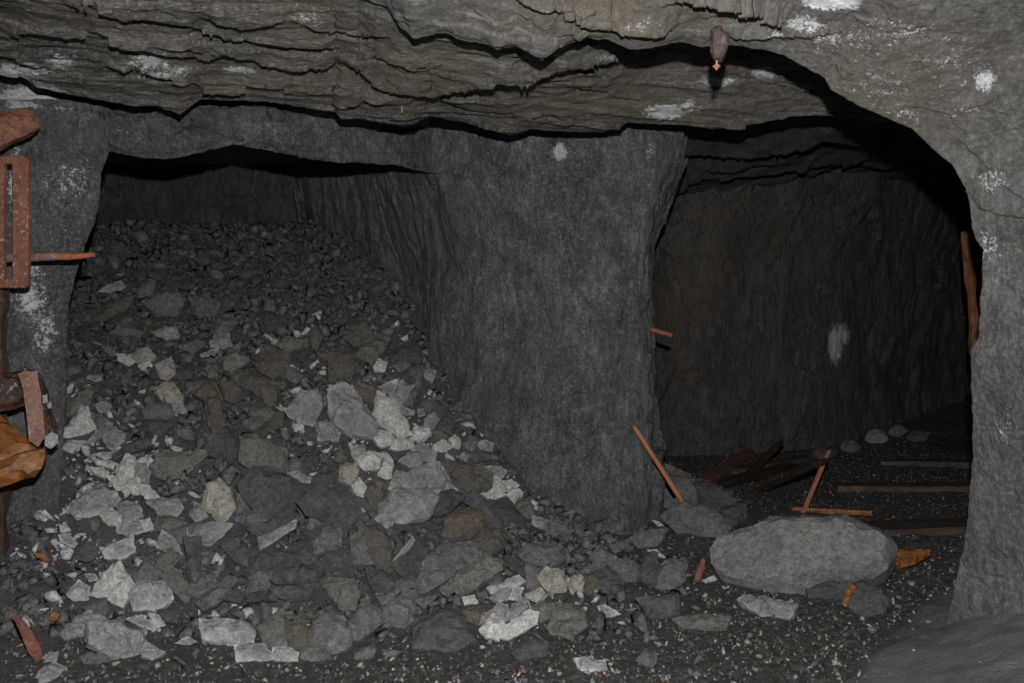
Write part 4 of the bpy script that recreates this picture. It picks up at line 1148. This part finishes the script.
# ------------------------------------------------------------------ uncountable: fine rubble on the slope, gravel on the floor
def protos(nv, k_, seed, flat=(1,.8,.5)):
    r = np.random.default_rng(seed); out = []
    for _ in range(k_):
        bm = bmesh.new(); p = r.normal(size=(nv,3)); p /= np.linalg.norm(p, axis=1, keepdims=True); p *= r.uniform(.75,1.1,(nv,1)); p *= np.array(flat)
        for v in p: bm.verts.new(v)
        res = bmesh.ops.convex_hull(bm, input=bm.verts[:])
        for v in [e for e in bm.verts if not e.link_faces]: bm.verts.remove(v)
        bmesh.ops.triangulate(bm, faces=bm.faces[:]); bm.verts.index_update()
        out.append((np.array([v.co[:] for v in bm.verts]), np.array([[v.index for v in f.verts] for f in bm.faces]))); bm.free()
    return out
def rand_rot(r):
    q = r.normal(size=4); q /= np.linalg.norm(q); w_, x, y, z = q
    return np.array([[1-2*(y*y+z*z),2*(x*y-z*w_),2*(x*z+y*w_)],[2*(x*y+z*w_),1-2*(x*x+z*z),2*(y*z-x*w_)],[2*(x*z-y*w_),2*(y*z+x*w_),1-2*(x*x+y*y)]])
from mathutils.bvhtree import BVHTree
def bvh_of(objs):
    VV, FF = [], []; b = 0
    for o in objs:
        me = o.data; v = np.empty(len(me.vertices)*3, np.float32); me.vertices.foreach_get('co', v); mw = np.array(o.matrix_world); v = v.reshape(-1,3) @ mw[:3,:3].T + mw[:3,3]
        VV.append(v); FF += [[i + b for i in f.vertices] for f in me.polygons]; b += len(v)
    return BVHTree.FromPolygons([tuple(x) for x in np.concatenate(VV)], FF)
WALLS = bvh_of([o for o in COL.objects if o.name.startswith('wall')])
bpy.context.view_layer.update()
STONEB = bvh_of([o for o in COL.objects if o.type == 'MESH' and o.get('kind') != 'structure'])
EXTRA = []
def clear_of(P, sz, w_=1.15, s_=.75):
    ok = np.ones(len(P), bool)
    for i, p in enumerate(P):
        v = Vector(p)
        if WALLS.find_nearest(v, float(sz[i]*w_))[0] is not None or STONEB.find_nearest(v, float(sz[i]*s_))[0] is not None or any(t_.find_nearest(v, float(sz[i]*1.0))[0] is not None for t_ in EXTRA): ok[i] = False
    return ok
def scatter(name, pts, sizes, slots, mats, pr, seed, flatten=.35):
    r = np.random.default_rng(seed); VV, FF, MI = [], [], []; b = 0
    for p, s_, m in zip(pts, sizes, slots):
        v, f = pr[int(r.integers(len(pr)))]
        R_ = rand_rot(r); q = (v @ R_.T) * s_; q = q + p
        VV.append(q); FF.append(f + b); MI.append(np.full(len(f), m)); b += len(v)
    o = raw_mesh(name, np.concatenate(VV), np.concatenate(FF), mats)
    o.data.polygons.foreach_set('material_index', np.concatenate(MI).astype(np.int32))
    o['kind'] = 'stuff'; return o
r = np.random.default_rng(5)
n_ = 34000
X = r.uniform(-4.2, 1.25, n_); Y = 3.9 + 5.0 * r.uniform(0, 1, n_)**1.15
pm = pile_mask(X, Y); keep = (r.uniform(size=n_) < pm*.95) & (X > -.98*Y*.62) 
X, Y = X[keep], Y[keep]
Z = floor_h(X, Y)
px, py = proj(np.stack([X, Y, Z], -1))
pal = np.zeros(len(X))
for u, v, w_, h_, a in PALE: pal = np.maximum(pal, a*np.exp(-((px-u)/w_)**2-((py-v)/h_)**2))
sz = .014 + .066 * r.uniform(size=len(X))**2.4
slot = np.where(r.uniform(size=len(X)) < pal*.85, 2, np.where(r.uniform(size=len(X)) < .25 + .6*smooth(6.0, 7.2, Y), 0, 1))
slot = np.where((slot == 0) & (r.uniform(size=len(X)) < .05), 3, slot)
ok = clear_of(np.stack([X, Y, Z + .3*sz], -1), sz)
X, Y, Z, sz, slot = X[ok], Y[ok], Z[ok], sz[ok], slot[ok]
ru = scatter('rubble', np.stack([X, Y, Z + .3*sz], -1), sz, slot, [M['d'], M['m'], M['p'], M['b']], protos(9, 16, 3, (1,.78,.40)), 8)
ru['label'] = 'fine broken slate covering the slope between the larger stones'; ru['category'] = 'rubble'
EXTRA.append(bvh_of([ru]))
n_ = 60000
X = r.uniform(-3.6, 4.6, n_); Y = 2.6 + 7.2*r.uniform(0, 1, n_)**1.9
keep = (r.uniform(size=n_) > pile_mask(X, Y)*1.1) & (r.uniform(size=n_) > mud_mask(X, Y)*1.02 - .05*(r.uniform(size=n_))) & (np.abs(X) < Y*.66)
X, Y = X[keep], Y[keep]; Z = floor_h(X, Y)
sz = .006 + .019*r.uniform(size=len(X))**2.6
fr_ = 1 - smooth(4.6, 6.0, Y); sz = sz*(.85 + .5*fr_*(r.uniform(size=len(X)) < .3))
u_ = r.uniform(size=len(X)) + (1-fr_)*np.where(r.uniform(size=len(X)) < .75, -.35, 0); slot = np.where(u_ < .38, 0, np.where(u_ < .68, 1, np.where(u_ < .88, 2, np.where(u_ < .985, 3, 4))))
M['chip'] = simple_rock('chip_bright', (.40,.39,.36), (.6,.58,.52), rough=(.25,.5), spec=.6)
M['woodchip'] = rust_material('wood_crumb', ((.10,.045,.02), (.17,.07,.03), (.25,.11,.05)))
ok = clear_of(np.stack([X, Y, Z + .35*sz], -1), sz)
X, Y, Z, sz, slot = X[ok], Y[ok], Z[ok], sz[ok], slot[ok]
gr = scatter('gravel', np.stack([X, Y, Z + .35*sz], -1), sz, slot, [M['d'], M['m'], M['chip'], M['g'], M['woodchip']], protos(9, 12, 4, (1,.6,.35)), 9)
gr['label'] = 'dark gritty gravel with bright chips covering the mine floor'; gr['category'] = 'gravel'
